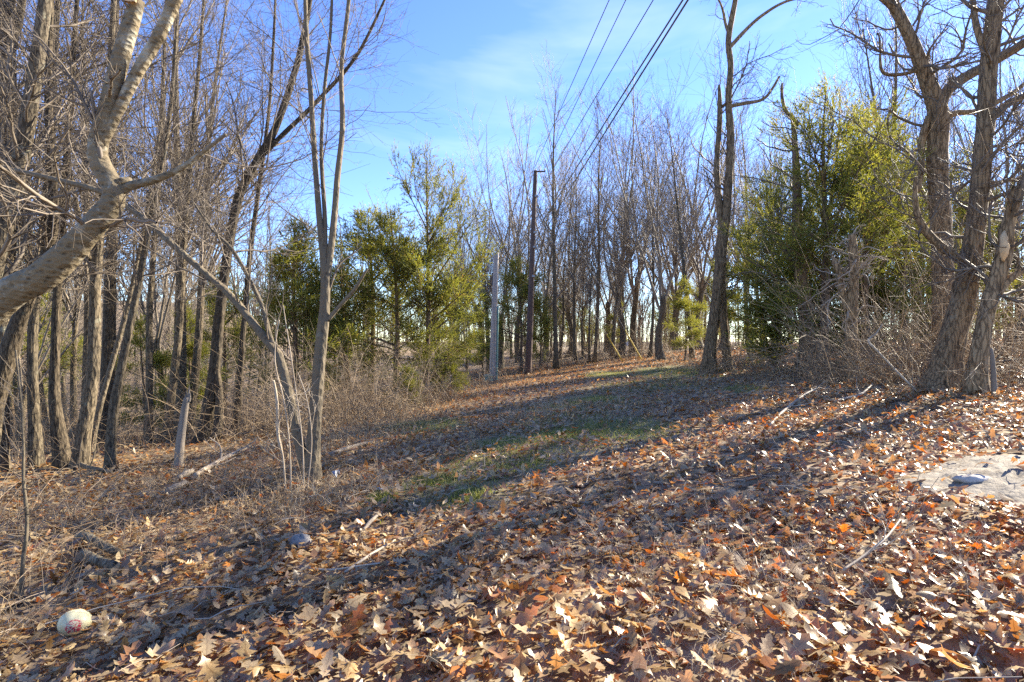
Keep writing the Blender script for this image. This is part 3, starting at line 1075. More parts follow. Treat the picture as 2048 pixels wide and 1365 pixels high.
for k, (px, d, kd, h, lab) in enumerate(CENTRE):
    x, y = at_px(px, d)
    plant(kd, k, x, y, h * (1.14 if kd == 'vase' else 1.05), pr.uniform(0, 6.28), 'bare_tree', lab, 'bare trees across the clearing', fat=1.3 if kd == 'vase' else .9)
# woods on the left behind the named trunks, and on the right behind the cedars
ORD = ['first', 'second', 'third', 'fourth', 'fifth', 'sixth', 'seventh', 'eighth', 'ninth', 'tenth', 'eleventh', 'twelfth', 'thirteenth', 'fourteenth', 'fifteenth', 'sixteenth', 'seventeenth', 'eighteenth', 'nineteenth', 'twentieth', 'twenty-first', 'twenty-second', 'twenty-third', 'twenty-fourth', 'twenty-fifth']
WORD = {'slender': 'slim bare tree', 'vase': 'fork crowned bare tree', 'sapling': 'thin bare sapling'}
MARKS = [(0, 'upright trunk on the left edge'), (115, 'dark kicked out trunk'), (190, 'thick grey clump'), (290, 'slim leaning tree'), (357, 'weathered post'), (430, 'sweeping dark trunk'),
         (520, 'low end of the arching stem'), (625, 'upright twin trunk'), (980, 'short grey pole'), (1060, 'tall brown pole'), (1150, 'thin tree beside the guy wires'), (1250, 'yellow guards'), (1330, 'stout low forked tree'), (1425, 'tall forked tree'),
         (1540, 'wide cedar'), (1640, 'shady cedar'), (1704, 'broken snag'), (1800, 'shaded cedar'), (1888, 'furrowed trunk'), (1955, 'big leaning trunk'), (2040, 'gnarled right edge tree')]
todo = []
for k in range(80):
    px, d = pr.uniform(875, 1455), pr.uniform(31, 62)
    kd = pr.choice(['sapling', 'sapling', 'slender', 'slender', 'vase'])
    todo.append((px, d, kd, k, {'sapling': pr.uniform(5, 9), 'slender': pr.uniform(7, 13), 'vase': pr.uniform(8, 14.5)}[kd], pr.uniform(.85, 1.25), 'young_tree', 'thin trees beyond the clearing', 'across the clearing'))
for k in range(70):
    px, d = pr.uniform(-160, 600), 13.5 + 34 * pr.random() ** 1.2
    if px > 470:
        d = max(d, 21)
    kd = pr.choice(['slender', 'slender', 'vase', 'sapling', 'slender'])
    h = {'slender': pr.uniform(10, 14.5), 'vase': pr.uniform(10, 14), 'sapling': pr.uniform(5, 9)}[kd]
    fat = pr.uniform(.75, 1.05)
    if k % 3 == 0 and d < 30:
        continue
    todo.append((px, d, kd, k, h, fat, 'woodland_tree', 'bare trees deep in the left woods', 'in the left woods'))
for k in range(26):
    px, d = pr.uniform(1460, 2080), 15 + 24 * pr.random()
    kd = pr.choice(['slender', 'vase', 'slender', 'sapling'])
    h = {'slender': pr.uniform(9, 13), 'vase': pr.uniform(9, 12), 'sapling': pr.uniform(5, 8)}[kd]
    todo.append((px, d, kd, k, h, 1.0, 'woodland_tree', 'bare trees behind the right cedars', 'in the right woods'))
cnt = {}
for px, d, kd, k, h, fat, nm, grp, where in sorted(todo, key=lambda q_: q_[1]):
    mk = min(MARKS, key=lambda m_: abs(m_[0] - px))[1]
    c = cnt.get((kd, mk), 0)
    cnt[(kd, mk)] = c + 1
    x, y = at_px(px, d)
    plant(kd, k, x, y, h, pr.uniform(0, 6.28), nm, WORD[kd] + ', ' + ORD[c] + ' one back behind the ' + mk, grp, fat=fat, lean=(pr.gauss(0, .04), pr.gauss(0, .05)))

# far wooded slope and skyline: one mass of trunks and twigs
rng = np.random.default_rng(77)
fw = Acc()
N_ = 1250
d = rng.uniform(44, 150, N_)
side = rng.random(N_)
px = np.where(side < .4, rng.uniform(-350, 800, N_), np.where(side < .54, rng.uniform(1430, 2300, N_), rng.uniform(780, 1460, N_)))
d = np.where((px > 760) & (px < 1450), rng.uniform(95, 260, N_), d)
x = (px - 1024) / F * d
z0 = H(x, d)
h = rng.uniform(7, 13, N_)
s = np.linspace(0, 1, 5)[None, :, None]
lean = rng.normal(0, .05, (N_, 2))
base = np.stack([x, d, z0 - .2], -1)
topv = np.stack([lean[:, 0] * h, lean[:, 1] * h, h], -1)
tp = base[:, None] + topv[:, None] * s
tr_ = (rng.uniform(.07, .15, N_)[:, None]) * (1 - .8 * s[:, :, 0])
fw.add(*tubes(tp, tr_, 3))
p1, r1 = grow(rng, tp, tr_, N_ * 8, .2, 1, 40, 12, L=3.0, taper=.5, nseg=2, wander=.12, up=.12, rr=.5, rmin=.055)
fw.add(*tubes(p1, r1, 3))
p2, r2 = grow(rng, p1, r1, N_ * 8, .1, 1, 38, 14, frac=.55, nseg=2, wander=.15, up=.08, rr=.6, rmin=.034)
fw.add(*tubes(p2, r2, 3))
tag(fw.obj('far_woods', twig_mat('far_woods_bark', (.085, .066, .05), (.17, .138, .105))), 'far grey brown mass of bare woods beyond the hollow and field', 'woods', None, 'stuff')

# ------------------------------------------------------------------ cedars
def cedar(seed, Hh, rad, base=.12, dens=1.0, open_=0.0, r0=.1):
    rng = np.random.default_rng(seed)
    z = np.linspace(0, 1, 18)
    tr = np.stack([.1 * np.sin(z * 4 + seed) * z, .08 * np.sin(z * 5), z * Hh], -1)
    rr = r0 * (1 - .9 * z) * (1 + .4 * np.exp(-z * 25))
    tm = Acc()
    tm.add(*stem_mesh(tr, rr, 9, rng, .06, .3))
    n1 = int(66 * dens)
    t = base + (1 - base) * rng.random(n1) ** .9
    f = t * 17
    i = np.minimum(f.astype(int), 16)
    pos = tr[i] + (tr[i + 1] - tr[i]) * (f - i)[:, None]
    rel = (t - base) / (1 - base)
    az = rng.uniform(0, 2 * math.pi, n1)
    lob = 1 + .25 * np.sin(az * 2 + seed) + .15 * np.sin(az * 3 + rel * 9)
    ln = rad * np.clip(1.12 - rel ** 1.5, .12, 1) * np.clip(.45 + rel * 3, 0, 1) * lob * rng.uniform(.45, 1.25, n1)
    el = np.radians(12 + 48 * rel + rng.normal(0, 9, n1))
    D = np.stack([np.cos(az) * np.cos(el), np.sin(az) * np.cos(el), np.sin(el)], -1)
    pts = [pos]
    c = pos
    for k in range(7):
        D = nrm(D + rng.normal(0, .1, (n1, 3)) + np.array([0, 0, .05 - .03 * (k < 3)]))
        c = c + D * (ln / 7)[:, None]
        pts.append(c)
    p1 = np.stack(pts, 1)
    r1 = np.clip(ln * .014, .006, .03)[:, None] * (1 - .75 * np.linspace(0, 1, 8)[None])
    tm.add(*_t(p1, r1, 4))
    p2, r2 = grow(rng, p1, r1, n1 * 9, .28 + open_, 1, 42, 12, frac=.42, nseg=4, wander=.14, up=.06, rr=.6, rmin=.004)
    tm.add(*_t(p2, r2, 3))
    src = np.concatenate([resample_all(p1, 5), p2])
    srr = np.concatenate([resample_r(r1, 5), r2])
    p3, r3 = grow(rng, src, srr, int(n1 * 66), .25 + open_, 1, 36, 14, L=.3, Lsd=.35, taper=.3, nseg=4, wander=.12, up=.03, rr=.5, rmin=.002)
    # scale sprays: short blades along every twiglet
    nb = 15
    B = len(p3)
    fi = rng.uniform(.1, 4, (B, nb))
    ii = np.minimum(fi.astype(int), 3)
    bb = np.arange(B)[:, None]
    k = (fi - ii)[:, :, None]
    bp = p3[bb, ii] * (1 - k) + p3[bb, ii + 1] * k
    T = nrm(p3[bb, ii + 1] - p3[bb, ii])
    dv = nrm(T + rng.normal(0, .3, (B, nb, 3)))
    sd = nrm(np.cross(dv, rng.normal(size=(B, nb, 3))))
    L = rng.uniform(.035, .085, (B, nb, 1))
    Wd = rng.uniform(.0055, .0095, (B, nb, 1))
    V = np.stack([bp - sd * Wd, bp + sd * Wd, bp + dv * L], 2).reshape(-1, 3)
    Fq = np.arange(len(V)).reshape(-1, 3)
    tone = np.clip(np.repeat(rng.random(B) * .6, nb) + rng.random(B * nb) * .35, 0, 1)
    tone = np.where(np.repeat(rng.random(B) < .04, nb), 1.0, tone)
    c = Acc()
    c.add(V, Fq, tone=np.repeat(tone, 3))
    return tm, c


for nm, args in (('cedar_open', dict(seed=3, Hh=6.5, rad=1.75, base=.14, dens=1.2, open_=.02, r0=.1)),
                 ('cedar_dense', dict(seed=5, Hh=6.0, rad=2.0, base=.1, dens=1.15, open_=0, r0=.12)),
                 ('cedar_slim', dict(seed=8, Hh=6.0, rad=1.15, base=.12, dens=.8, open_=.05, r0=.07)),
                 ('cedar_bush', dict(seed=9, Hh=2.0, rad=.8, base=.02, dens=.42, open_=0, r0=.03))):
    tm, c = cedar(**args)
    KINDS[nm] = [(tm.mesh('trunk_' + nm, BARK_CEDAR), c.mesh('crown_' + nm, CEDAR))]
    CEDAR_H[nm] = args['Hh']

CEDARS = [
    (790, 16, 'cedar_open', 5.5, 1.2, 'big green cedar with a bare lower trunk at the middle left'),
    (850, 16, 'cedar_dense', 7.0, .66, 'dense dark topped cedar crowding right behind the big cedar'),
    (590, 14.5, 'cedar_open', 5.3, 1.15, 'yellow green cedar behind the upright forked trunk'),
    (700, 16, 'cedar_dense', 4.6, 1.05, 'bushy cedar between the forked trunk and the big cedar'),
    (870, 17.5, 'cedar_dense', 3.2, 1.1, 'low rounded cedar at the foot of the big cedar'),
    (738, 17.5, 'cedar_open', 6.0, 1.2, 'pale green cedar left behind the big cedar'),
    (935, 25, 'cedar_slim', 4.5, 1.2, 'small cedar standing left of the short grey pole'),
    (965, 27, 'cedar_slim', 4.2, 1.1, 'narrow small cedar right behind the short grey pole'),
    (1042, 29, 'cedar_open', 5.9, 1.0, 'green cedar between the two poles'),
    (1080, 31, 'cedar_dense', 4.2, .9, 'cedar showing right of the tall brown pole'),
    (1175, 44, 'cedar_dense', 3.6, 1.2, 'low far cedar left of the yellow guards'),
    (1330, 42, 'cedar_dense', 4.2, 1.2, 'low far cedar right of the yellow guards'),
    (1120, 47, 'cedar_open', 4.5, 1.3, 'far cedar seen past the straight tall bare tree'),
    (1410, 37, 'cedar_open', 4.6, 1.3, 'far cedar left behind the tall forked tree'),
    (1235, 38, 'cedar_slim', 3.6, 1.3, 'small dark cedar behind the yellow guy guards'),
    (1640, 12.5, 'cedar_dense', 6.2, .95, 'tall shady cedar nearest the track on the right'),
    (1545, 15.5, 'cedar_dense', 5.6, .9, 'wide cedar behind the thin brown trunk on the right'),
    (1735, 13.2, 'cedar_open', 6.0, 1.05, 'open branched cedar behind the broken snag'),
    (1810, 13.5, 'cedar_dense', 5.0, 1.0, 'shaded cedar between the snag and the furrowed trunk'),
    (1590, 14, 'cedar_bush', 2.4, 1.5, 'low shaded cedar under the wide cedar'),
    (1690, 14.5, 'cedar_bush', 2.6, 1.6, 'low dark cedar behind the snag foot'),
    (1850, 15, 'cedar_dense', 3.6, 1.3, 'low spreading cedar left of the furrowed trunk'),
    (1500, 20, 'cedar_slim', 5.0, 1.3, 'slim cedar just right of the tall forked tree'),
    (1370, 24, 'cedar_slim', 3.6, 1.3, 'small cedar left of the tall forked tree'),
    (1960, 15.5, 'cedar_slim', 4.5, 1.3, 'cedar half hidden behind the big leaning trunk'),
    (2020, 17, 'cedar_dense', 5.2, 1.0, 'cedar filling the gap behind the gnarled tree'),
    (1925, 19, 'cedar_open', 5.5, 1.1, 'tall cedar seen between the furrowed and the leaning trunk'),
    (290, 15, 'cedar_slim', 3.5, 1.3, 'small dim cedar in the left woods near the weathered post'),
    (375, 17, 'cedar_slim', 4.0, 1.2, 'thin cedar between the post and the sweeping dark trunk'),
    (30, 19, 'cedar_open', 7.5, 1.0, 'cedar far back near the left edge'),
    (450, 21, 'cedar_open', 6.0, 1.0, 'cedar deep in the woods behind the sweeping dark trunk'),
    (812, 13.6, 'cedar_bush', .95, 1.2, 'knee high bright cedar bush in front of the big cedar'),
    (895, 17.2, 'cedar_bush', 1.2, 1.1, 'small cedar bush at the right foot of the big cedar'),
    (640, 14, 'cedar_bush', 1.3, 1.0, 'small cedar bush in the brush right of the twin trunk'),
]
for k, (px, d, kd, h, fat, lab) in enumerate(CEDARS):
    x, y = at_px(px, d)
    plant(kd, 0, x, y, h, pr.uniform(0, 6.28), 'cedar_bush' if kd == 'cedar_bush' else 'cedar_tree', lab, 'cedars', fat=fat, cat='cedar', lean=(pr.gauss(0, .02), pr.gauss(0, .03)))

# ------------------------------------------------------------------ brush, weeds, grass
def thicket(name, label, seed, spots, mat, rmin=.0022, side_n=1.7):
    """spots: (x, y, sx, sy, number of stems, length)"""
    rng = np.random.default_rng(seed)
    c = Acc()
    for x0, y0, sx, sy, n, ln in spots:
        x, y = rng.normal(x0, sx, n), rng.normal(y0, sy, n)
        pos = np.stack([x, y, H(x, y) - .02], -1)
        D = nrm(np.stack([rng.normal(0, .45, n), rng.normal(0, .45, n), np.ones(n)], -1))
        L = ln * np.exp(rng.normal(0, .35, n))
        pts = [pos]
        p = pos
        bend = rng.normal(0, .16, (n, 3)) - np.array([0, 0, .1])
        for k in range(6):
            D = nrm(D + bend + rng.normal(0, .13, (n, 3)))
            p = p + D * (L / 6)[:, None]
            p[:, 2] = np.maximum(p[:, 2], H(p[:, 0], p[:, 1]) + .02)
            pts.append(p.copy())
        p1 = np.stack(pts, 1)
        r1 = (rmin * rng.uniform(.9, 2.2, n))[:, None] * (1 - .6 * np.linspace(0, 1, 7)[None])
        c.add(*tubes(p1, r1, 3))
        if side_n:
            p2, r2 = grow(rng, p1, r1, int(n * side_n), .15, 1, 50, 18, frac=.4, Lsd=.4, nseg=3, wander=.22, up=.02, rr=.7, rmin=rmin * .75)
            c.add(*tubes(p2, r2, 3))
    o = c.obj(name, mat)
    return tag(o, label, 'brush', None, 'stuff')


def sp(px, d, sx, sy, n, ln):
    x, y = at_px(px, d)
    return (x, y, sx, sy, n, ln)


thicket('undergrowth', 'tangled tan brush below the cedars at the middle left', 51, [
    sp(700, 11, .7, 1.0, 330, 1.2), sp(640, 12.5, 1.0, 1.0, 360, 1.5), sp(760, 12.5, .7, .8, 260, .8), sp(560, 11.5, .7, .8, 180, 1.2),
    sp(850, 16, .9, .8, 260, .6), sp(960, 21.5, .8, .9, 200, .6), sp(480, 13, .9, .9, 200, 1.2), sp(720, 15, 1.4, .8, 420, 1.7)], BRUSH, .003)
thicket('brambles', 'wiry brush and vines among the trunks on the right', 52, [
    sp(1790, 8.8, .6, .7, 130, .95), sp(1720, 10.2, .7, .7, 160, 1.0), sp(1990, 8.2, .7, .6, 160, .9), sp(2080, 9.2, .9, .7, 170, 1.3),
    sp(1560, 13, 1.0, .9, 180, .7), sp(1640, 11.5, .8, .6, 130, .6), sp(1850, 11.5, .9, .8, 170, 1.2), sp(1480, 15.5, .7, .7, 170, .7), sp(1760, 9.5, .5, .6, 120, 2.4), sp(1980, 9.5, 1.0, .8, 200, 2.6)], BRUSH, .0034)
thicket('undergrowth', 'grey twiggy saplings and brush under the left woods', 53, [
    sp(60, 10, 1.2, 1.2, 110, 1.3), sp(250, 13, 1.6, 1.6, 150, 1.3), sp(430, 11.5, .9, 1.0, 70, .7), sp(120, 14, 2.2, 2, 240, 2.0), sp(10, 5.0, .3, .5, 60, .7),
    sp(350, 17, 3, 2, 420, 2.4), sp(90, 19, 3.5, 2, 380, 2.6)], BRUSH, .003)
thicket('brush_row', 'low brown weeds along the far side of the clearing', 54, [
    sp(1150, 31, 2.2, 1.2, 300, 1.2), sp(1290, 32, 2.0, 1.2, 280, 1.2), sp(1400, 22, 1.2, 1.2, 150, .8), sp(1040, 29, 1.2, .8, 140, .9), sp(1480, 17.5, 1.2, 1.0, 120, .8), sp(900, 26, 1.5, 1.2, 200, 1.2), sp(1220, 38, 4, 1.5, 260, 2.6), sp(1050, 40, 3.5, 1.5, 220, 3.0), sp(1370, 38, 3.5, 1.5, 240, 3.0)], BRUSH, .004)
thicket('dead_weeds', 'fine dead weed stalks in the shaded hollow at the lower left', 55, [
    sp(420, 5.2, .6, .7, 190, .3), sp(560, 5.0, .35, .5, 170, .34), sp(300, 4.6, .5, .5, 150, .28), sp(50, 3.7, .2, .3, 60, .5), sp(250, 6, .9, .7, 170, .32), sp(450, 6.6, .6, .6, 130, .34), sp(600, 6.4, .4, .4, 110, .45),
    sp(30, 3.0, .12, .2, 50, .5), sp(500, 7.5, .8, .7, 100, .35), sp(700, 8.0, .6, .7, 130, .35), sp(820, 10.5, .5, .7, 150, .35)], BRUSH, .0014, 1.6)
thicket('dead_weeds', 'wispy grey weed heads poking out of the leaves in the right foreground', 56, [
    sp(1500, 2.7, .22, .25, 90, .2), sp(1380, 2.2, .2, .2, 70, .18), sp(1650, 2.9, .3, .3, 80, .2), sp(1950, 2.6, .2, .25, 90, .22), sp(1250, 3.4, .4, .4, 60, .2), sp(1700, 4.5, .6, .5, 90, .25), sp(1150, 2.4, .4, .3, 40, .2)], TWIG_DEAD, .0007, 3.5)


def blades(name, label, seed, x, y, ln, wd, mat, lean=.35):
    rng = np.random.default_rng(seed)
    n = len(x)
    p = np.stack([x, y, H(x, y) - .005], -1)
    D = nrm(np.stack([rng.normal(0, lean, n), rng.normal(0, lean, n), np.ones(n)], -1))
    D2 = nrm(D + np.stack([rng.normal(0, .6, n), rng.normal(0, .6, n), np.full(n, -.35)], -1))
    sd = nrm(np.cross(D, rng.normal(size=(n, 3))))
    L = (ln * np.exp(rng.normal(0, .35, n)))[:, None]
    w_ = (wd * rng.uniform(.7, 1.3, n))[:, None]
    m = p + D * L * .55
    e = m + D2 * L * .5
    V = np.stack([p - sd * w_, p + sd * w_, m + sd * w_ * .8, m - sd * w_ * .8, e], 1)
    b = np.arange(n)[:, None] * 5
    o = obj(name, V.reshape(-1, 3), [b + np.array([[0, 1, 2, 3]]), b + np.array([[3, 2, 4]])], mat, attrs={'tone': np.repeat(rng.random(n), 5)})
    return tag(o, label, 'grass', None, 'stuff')


rng = np.random.default_rng(90)
gx, gy = [], []
for cx, cy, rx, ry in TURF + TRACK:
    c = hit(cx, cy)
    far = hit(cx, cy - ry)
    near = hit(cx, cy + ry)
    hx, hy = rx / F * c[1], max((far[1] - near[1]) / 2, .15)
    n = int(min(5500, 1100 * hx * hy + 500))
    a, rr_ = rng.uniform(0, 6.283, n), np.sqrt(rng.random(n)) * np.exp(rng.normal(0, .25, n))
    gx.append(c[0] + hx * rr_ * np.cos(a))
    gy.append(np.maximum(c[1] + hy * rr_ * np.sin(a), 2.5))
gx, gy = np.concatenate(gx), np.concatenate(gy)
blades('grass', 'short green turf showing through the leaves along the track', 91, gx, gy, .048, .0035, GRASS)
spots = [hit(*q_) for q_ in ((820, 830), (880, 800), (760, 850), (950, 780), (700, 880), (1100, 830), (640, 1000))]
gx = np.concatenate([rng.normal(c[0], .06 * c[1], 700) for c in spots])
gy = np.concatenate([rng.normal(c[1], .07 * c[1], 700) for c in spots])
blades('dry_grass', 'tufts of straw coloured dead grass along the brush edge', 92, gx, np.maximum(gy, 3), .17, .0022, STRAW, .5)

# loose sticks in the litter: uncountable thin ones
rng = np.random.default_rng(95)
n = 520
r = np.sqrt(rng.uniform(2.0 ** 2, 14 ** 2, n))
th = rng.uniform(-R_(50), R_(50), n)
x, y = r * np.sin(th), r * np.cos(th)
yw = rng.normal(.5, 1.0, n)
L = .28 * np.exp(rng.normal(0, .5, n))
s = np.linspace(-.5, .5, 6)
cv = rng.normal(0, .25, n)
X = x[:, None] + L[:, None] * (s * np.cos(yw)[:, None] - cv[:, None] * s ** 2 * np.sin(yw)[:, None])
Y = y[:, None] + L[:, None] * (s * np.sin(yw)[:, None] + cv[:, None] * s ** 2 * np.cos(yw)[:, None])
Z = H(X, Y) + .05 + rng.uniform(0, .04, n)[:, None] + rng.normal(0, .012, (n, 6))
tg = Acc()
tg.add(*tubes(np.stack([X, Y, Z], -1), (rng.uniform(.0015, .0045, n)[:, None]) * np.linspace(1, .5, 6)[None], 4))
o = tg.obj('fallen_twigs', TWIG_DEAD, ground)
tag(o, kind='stuff')

# ------------------------------------------------------------------ fallen logs and branches
def fallen(name, label, pts, mat, seed, twigs=0, sides=9, cat='branch', lift=.055):
    """pts: (px, py, width px) lying on the ground"""
    rng = np.random.default_rng(seed)
    W, Rr = [], []
    for px, py, wd, *up in pts:
        c = hit(px, py)
        r = wd / F * c[1] / 2
        c[2] += r * .55 + lift + (up[0] if up else 0)
        W.append(c)
        Rr.append(r)
    p_, r_ = resample(W, Rr, 16)
    base = p_[0].copy()
    V, fs = stem_mesh(p_, r_, sides, rng, .07)
    if not twigs:
        o = obj(name, V - base, fs, mat)
        o.location = base
        return tag(o, label, cat)
    root = empty(name, base, label, cat)
    obj('stem', V - base, fs, mat, root)
    p1, r1 = grow(rng, p_[None], r_[None], twigs, .25, 1, 45, 12, L=.5, nseg=6, wander=.18, up=.05, rr=.6, rmin=.003)
    for k in range(twigs):
        c = Acc()
        c.add(*_t(p1[k:k + 1], r1[k:k + 1], 4, base))
        p2, r2 = grow(rng, p1[k:k + 1], r1[k:k + 1], 3, .2, 1, 45, 12, frac=.45, nseg=4, wander=.2, up=.02, rr=.7, rmin=.002)
        c.add(*_t(p2, r2, 3, base))
        c.obj('side_twig', mat, root)
    return root


fallen('log', 'upper of two short mossy grey logs lying in the lower left', [(158, 1088, 17), (185, 1098, 17), (210, 1112, 16), (241, 1128, 15)], BARK_LICHEN, 1, cat='log')
fallen('log', 'lower of two short grey logs with a dark sawn end', [(166, 1124, 15), (185, 1138, 18), (208, 1148, 19), (230, 1157, 20)], BARK_LICHEN, 2, cat='log')
fallen('fallen_branch', 'long tan fallen branch lying on the slope right of the weathered post', [(392, 962, 10), (420, 944, 10), (455, 924, 9), (495, 904, 7)], TWIG_DEAD, 3, twigs=4)
fallen('wood_slab', 'pale splintered wood slab on the leaves below the fallen branch', [(335, 996, 12), (352, 988, 14), (372, 979, 9)], WOOD_GREY, 4, cat='wood')
fallen('wood_slab', 'second pale wood piece right under the weathered post', [(357, 968, 9), (372, 960, 13), (384, 953, 9)], WOOD_GREY, 5, cat='wood')
fallen('fallen_branch', 'dead grey branch lying across the feet of the left trunks', [(108, 918, 8), (140, 930, 9), (175, 944, 9), (222, 954, 6)], BARK_SMOOTH, 6, twigs=5)
fallen('fallen_branch', 'forked pale branch lying on the leaves before the right brush', [(1540, 862, 5), (1562, 838, 6), (1580, 822, 6), (1610, 805, 5, .05), (1640, 792, 3, .08)], TWIG_DEAD, 7, twigs=7)
fallen('fallen_branch', 'short pale branch on the ground at the foot of the snag', [(1672, 812, 5), (1695, 806, 6), (1722, 798, 5), (1745, 784, 3, .05)], TWIG_DEAD, 8, twigs=4)
fallen('fallen_branch', 'crooked thin twig branch lying in the right foreground leaves', [(1685, 1180, 5, .03), (1725, 1160, 6, .05), (1770, 1130, 5, .07), (1800, 1100, 3, .1)], TWIG_DEAD, 9, twigs=4)
fallen('fallen_stick', 'pair of straight straw coloured sticks lying mid slope left of the track', [(690, 1165, 5), (740, 1130, 6), (790, 1098, 4)], TWIG_DEAD, 10, twigs=3, cat='stick')
fallen('fallen_stick', 'grey splintered stick lying right of the pale rock', [(727, 1078, 7), (740, 1062, 8), (755, 1046, 6)], WOOD_GREY, 11, cat='stick')
fallen('fallen_stick', 'long thin stick lying in the sunny leaves at the lower left', [(615, 1155, 4), (660, 1160, 4), (720, 1152, 4), (760, 1146, 3)], TWIG_DEAD, 12, cat='stick')
fallen('fallen_stick', 'fallen grey stick beside the twin trunk pointing to the track', [(660, 920, 8), (700, 905, 8), (745, 893, 5)], WOOD_GREY, 13, cat='stick')

# sharply bent white stick propped in the brush on the right
p_ = np.stack([P(1765, 648, 8.4), P(1752, 668, 8.4), P(1736, 682, 8.35), P(1752, 700, 8.3), P(1790, 740, 8.2), P(1838, 790, 8.0)])
p_[-1, 2] = hz(p_[-1, 0], p_[-1, 1])
pp, rr_ = resample(p_, [.008, .012, .018, .016, .015, .014], 20)
o = obj('bent_stick', *stem_mesh(pp, rr_, 7, np.random.default_rng(4), .05), TWIG_DEAD)
tag(o, 'pale sharply bent stick propped up in the brush on the right', 'stick')


# thin straw stalks standing before the twin trunk
for k, (pts, lab) in enumerate([
    ([(582, 1005, 5), (578, 900, 4), (566, 800, 4), (552, 720, 3), (560, 640, 2)], 'tall bleached stalk standing left of the twin trunk foot'),
    ([(607, 1000, 4), (602, 900, 4), (585, 780, 3), (573, 690, 3), (560, 610, 2)], 'tall thin bleached stalk crossing the arching stem'),
    ([(612, 985, 4), (618, 890, 3), (608, 800, 3), (590, 745, 2)], 'slender pale stalk bowing left in front of the twin trunk'),
    ([(573, 1010, 4), (566, 920, 5), (556, 870, 9), (558, 800, 8), (555, 760, 5)], 'peeled white dead stub beside the arching stem')]):
    root = hero('dead_stalk', lab, 5.6, [[(q_[0], q_[1], q_[2] * .7) for q_ in pts]], TWIG_DEAD, 200 + k, n1=5, n2=10, n3=0, n4=0, L=.35, rmin=.002, sides=6, cat='stalk', flare=0, twig=TWIG_DEAD)

# slim sapling at the lower left edge
hero('young_sapling', 'thin grey sapling rising from the lower left edge beside the ball', 3.5, [
    [(42, 1225, 9), (46, 1130, 8), (55, 1050, 7), (52, 960, 6), (58, 890, 5), (60, 800, 4), (50, 700, 3)]], BARK_SMOOTH, 210, n1=16, n2=50, n3=60, n4=0, L=.35, t0=.2, rmin=.0014, sides=7, cat='sapling', flare=0)

# ------------------------------------------------------------------ posts, poles and wires
def pole(name, label, pts, d, mat, cat, sides=16):
    pt, rd = px_stem(pts, d, True)
    base = pt[0].copy()
    pt, rd = resample(pt, rd, 30)
    root = empty(name, base, label, cat)
    V, fs = stem_mesh(pt, rd, sides, np.random.default_rng(1), .012)
    obj('shaft', V - base, fs, mat, root, smooth=True)
    return root, base, pt, rd


# weathered leaning post in the left woods
root, base, pt, rd = pole('wooden_post', 'weathered grey leaning post with a split pointed top on the left slope', [(356, 948, 17), (359, 900, 17), (365, 850, 15), (370, 815, 13), (373, 800, 11), (374, 795, 9)], 8.0, WOOD_GREY, 'post', 10)
for k_, (ox, oz, r_) in enumerate(((-.02, .1, .022), (.015, .17, .024), (.03, .06, .018))):
    tp_ = pt[-1] - base + np.array([ox, 0, -.06])
    sp_ = np.stack([tp_, tp_ + np.array([.004, .01, .05]), tp_ + np.array([.012, .01, .06 + oz])])
    obj('splinter', *tubes(sp_[None], np.array([[r_, r_ * .9, .003]]), 6), WOOD_GREY, root)
root, base, pt, rd = pole('fence_stake', 'short dark stake standing in the leaves by the gnarled tree', [(1990, 812, 11), (1988, 770, 10), (1985, 720, 8), (1983, 697, 4)], 6.9, WOOD_GREY, 'post', 8)

# short grey pole with a green conduit cover
root, base, pt, rd = pole('utility_pole', 'short weathered grey pole with a green conduit cover on its right', [(985, 757, 14), (987, 680, 13), (990, 590, 11), (993, 506, 10)], 23.5, POLE_GREY, 'pole')
c = Acc()
k = np.linspace(0, 17, 10).astype(int)
off = pt[k] + np.stack([rd[k] + .025, -rd[k] * .2, 0 * rd[k]], -1)
c.add(*tubes((off - base)[None], np.full((1, 10), .045), 8, True))
c.obj('conduit_cover', TEAL, root)
off2 = pt[k] + np.stack([rd[k] * .55, -rd[k] * .95, 0 * rd[k]], -1)
obj('ground_wire', *tubes((off2 - base)[None], np.full((1, 10), .012), 6), PORC, root)


def box(cx, cy, cz, sx, sy, sz, taper=0.0):
    v = np.array([[x, y, z] for z in (0, 1) for x, y in ((-1, -1), (1, -1), (1, 1), (-1, 1))], float)
    k = 1 - taper * v[:, 2:3]
    v = np.concatenate([v[:, :2] * k * np.array([sx, sy]) / 2, (v[:, 2:3] - .5) * sz], 1) + np.array([cx, cy, cz])
    return v, [np.array([[0, 3, 2, 1], [4, 5, 6, 7], [0, 1, 5, 4], [1, 2, 6, 5], [2, 3, 7, 6], [3, 0, 4, 7]])]


bx = P(976.5, 760, 23.2)
bx[2] = hz(bx[0], bx[1]) - .02
root = empty('utility_box', bx, 'low pale green utility box at the foot of the short grey pole', 'utility box')
obj('cabinet', *box(0, 0, .14, .34, .3, .28, .04), TEAL, root, smooth=False)
obj('lid', *box(0, 0, .305, .37, .33, .05, .12), TEAL, root, smooth=False)
obj('base_pad', *box(0, 0, .012, .42, .38, .03), ROCK, root, smooth=False)

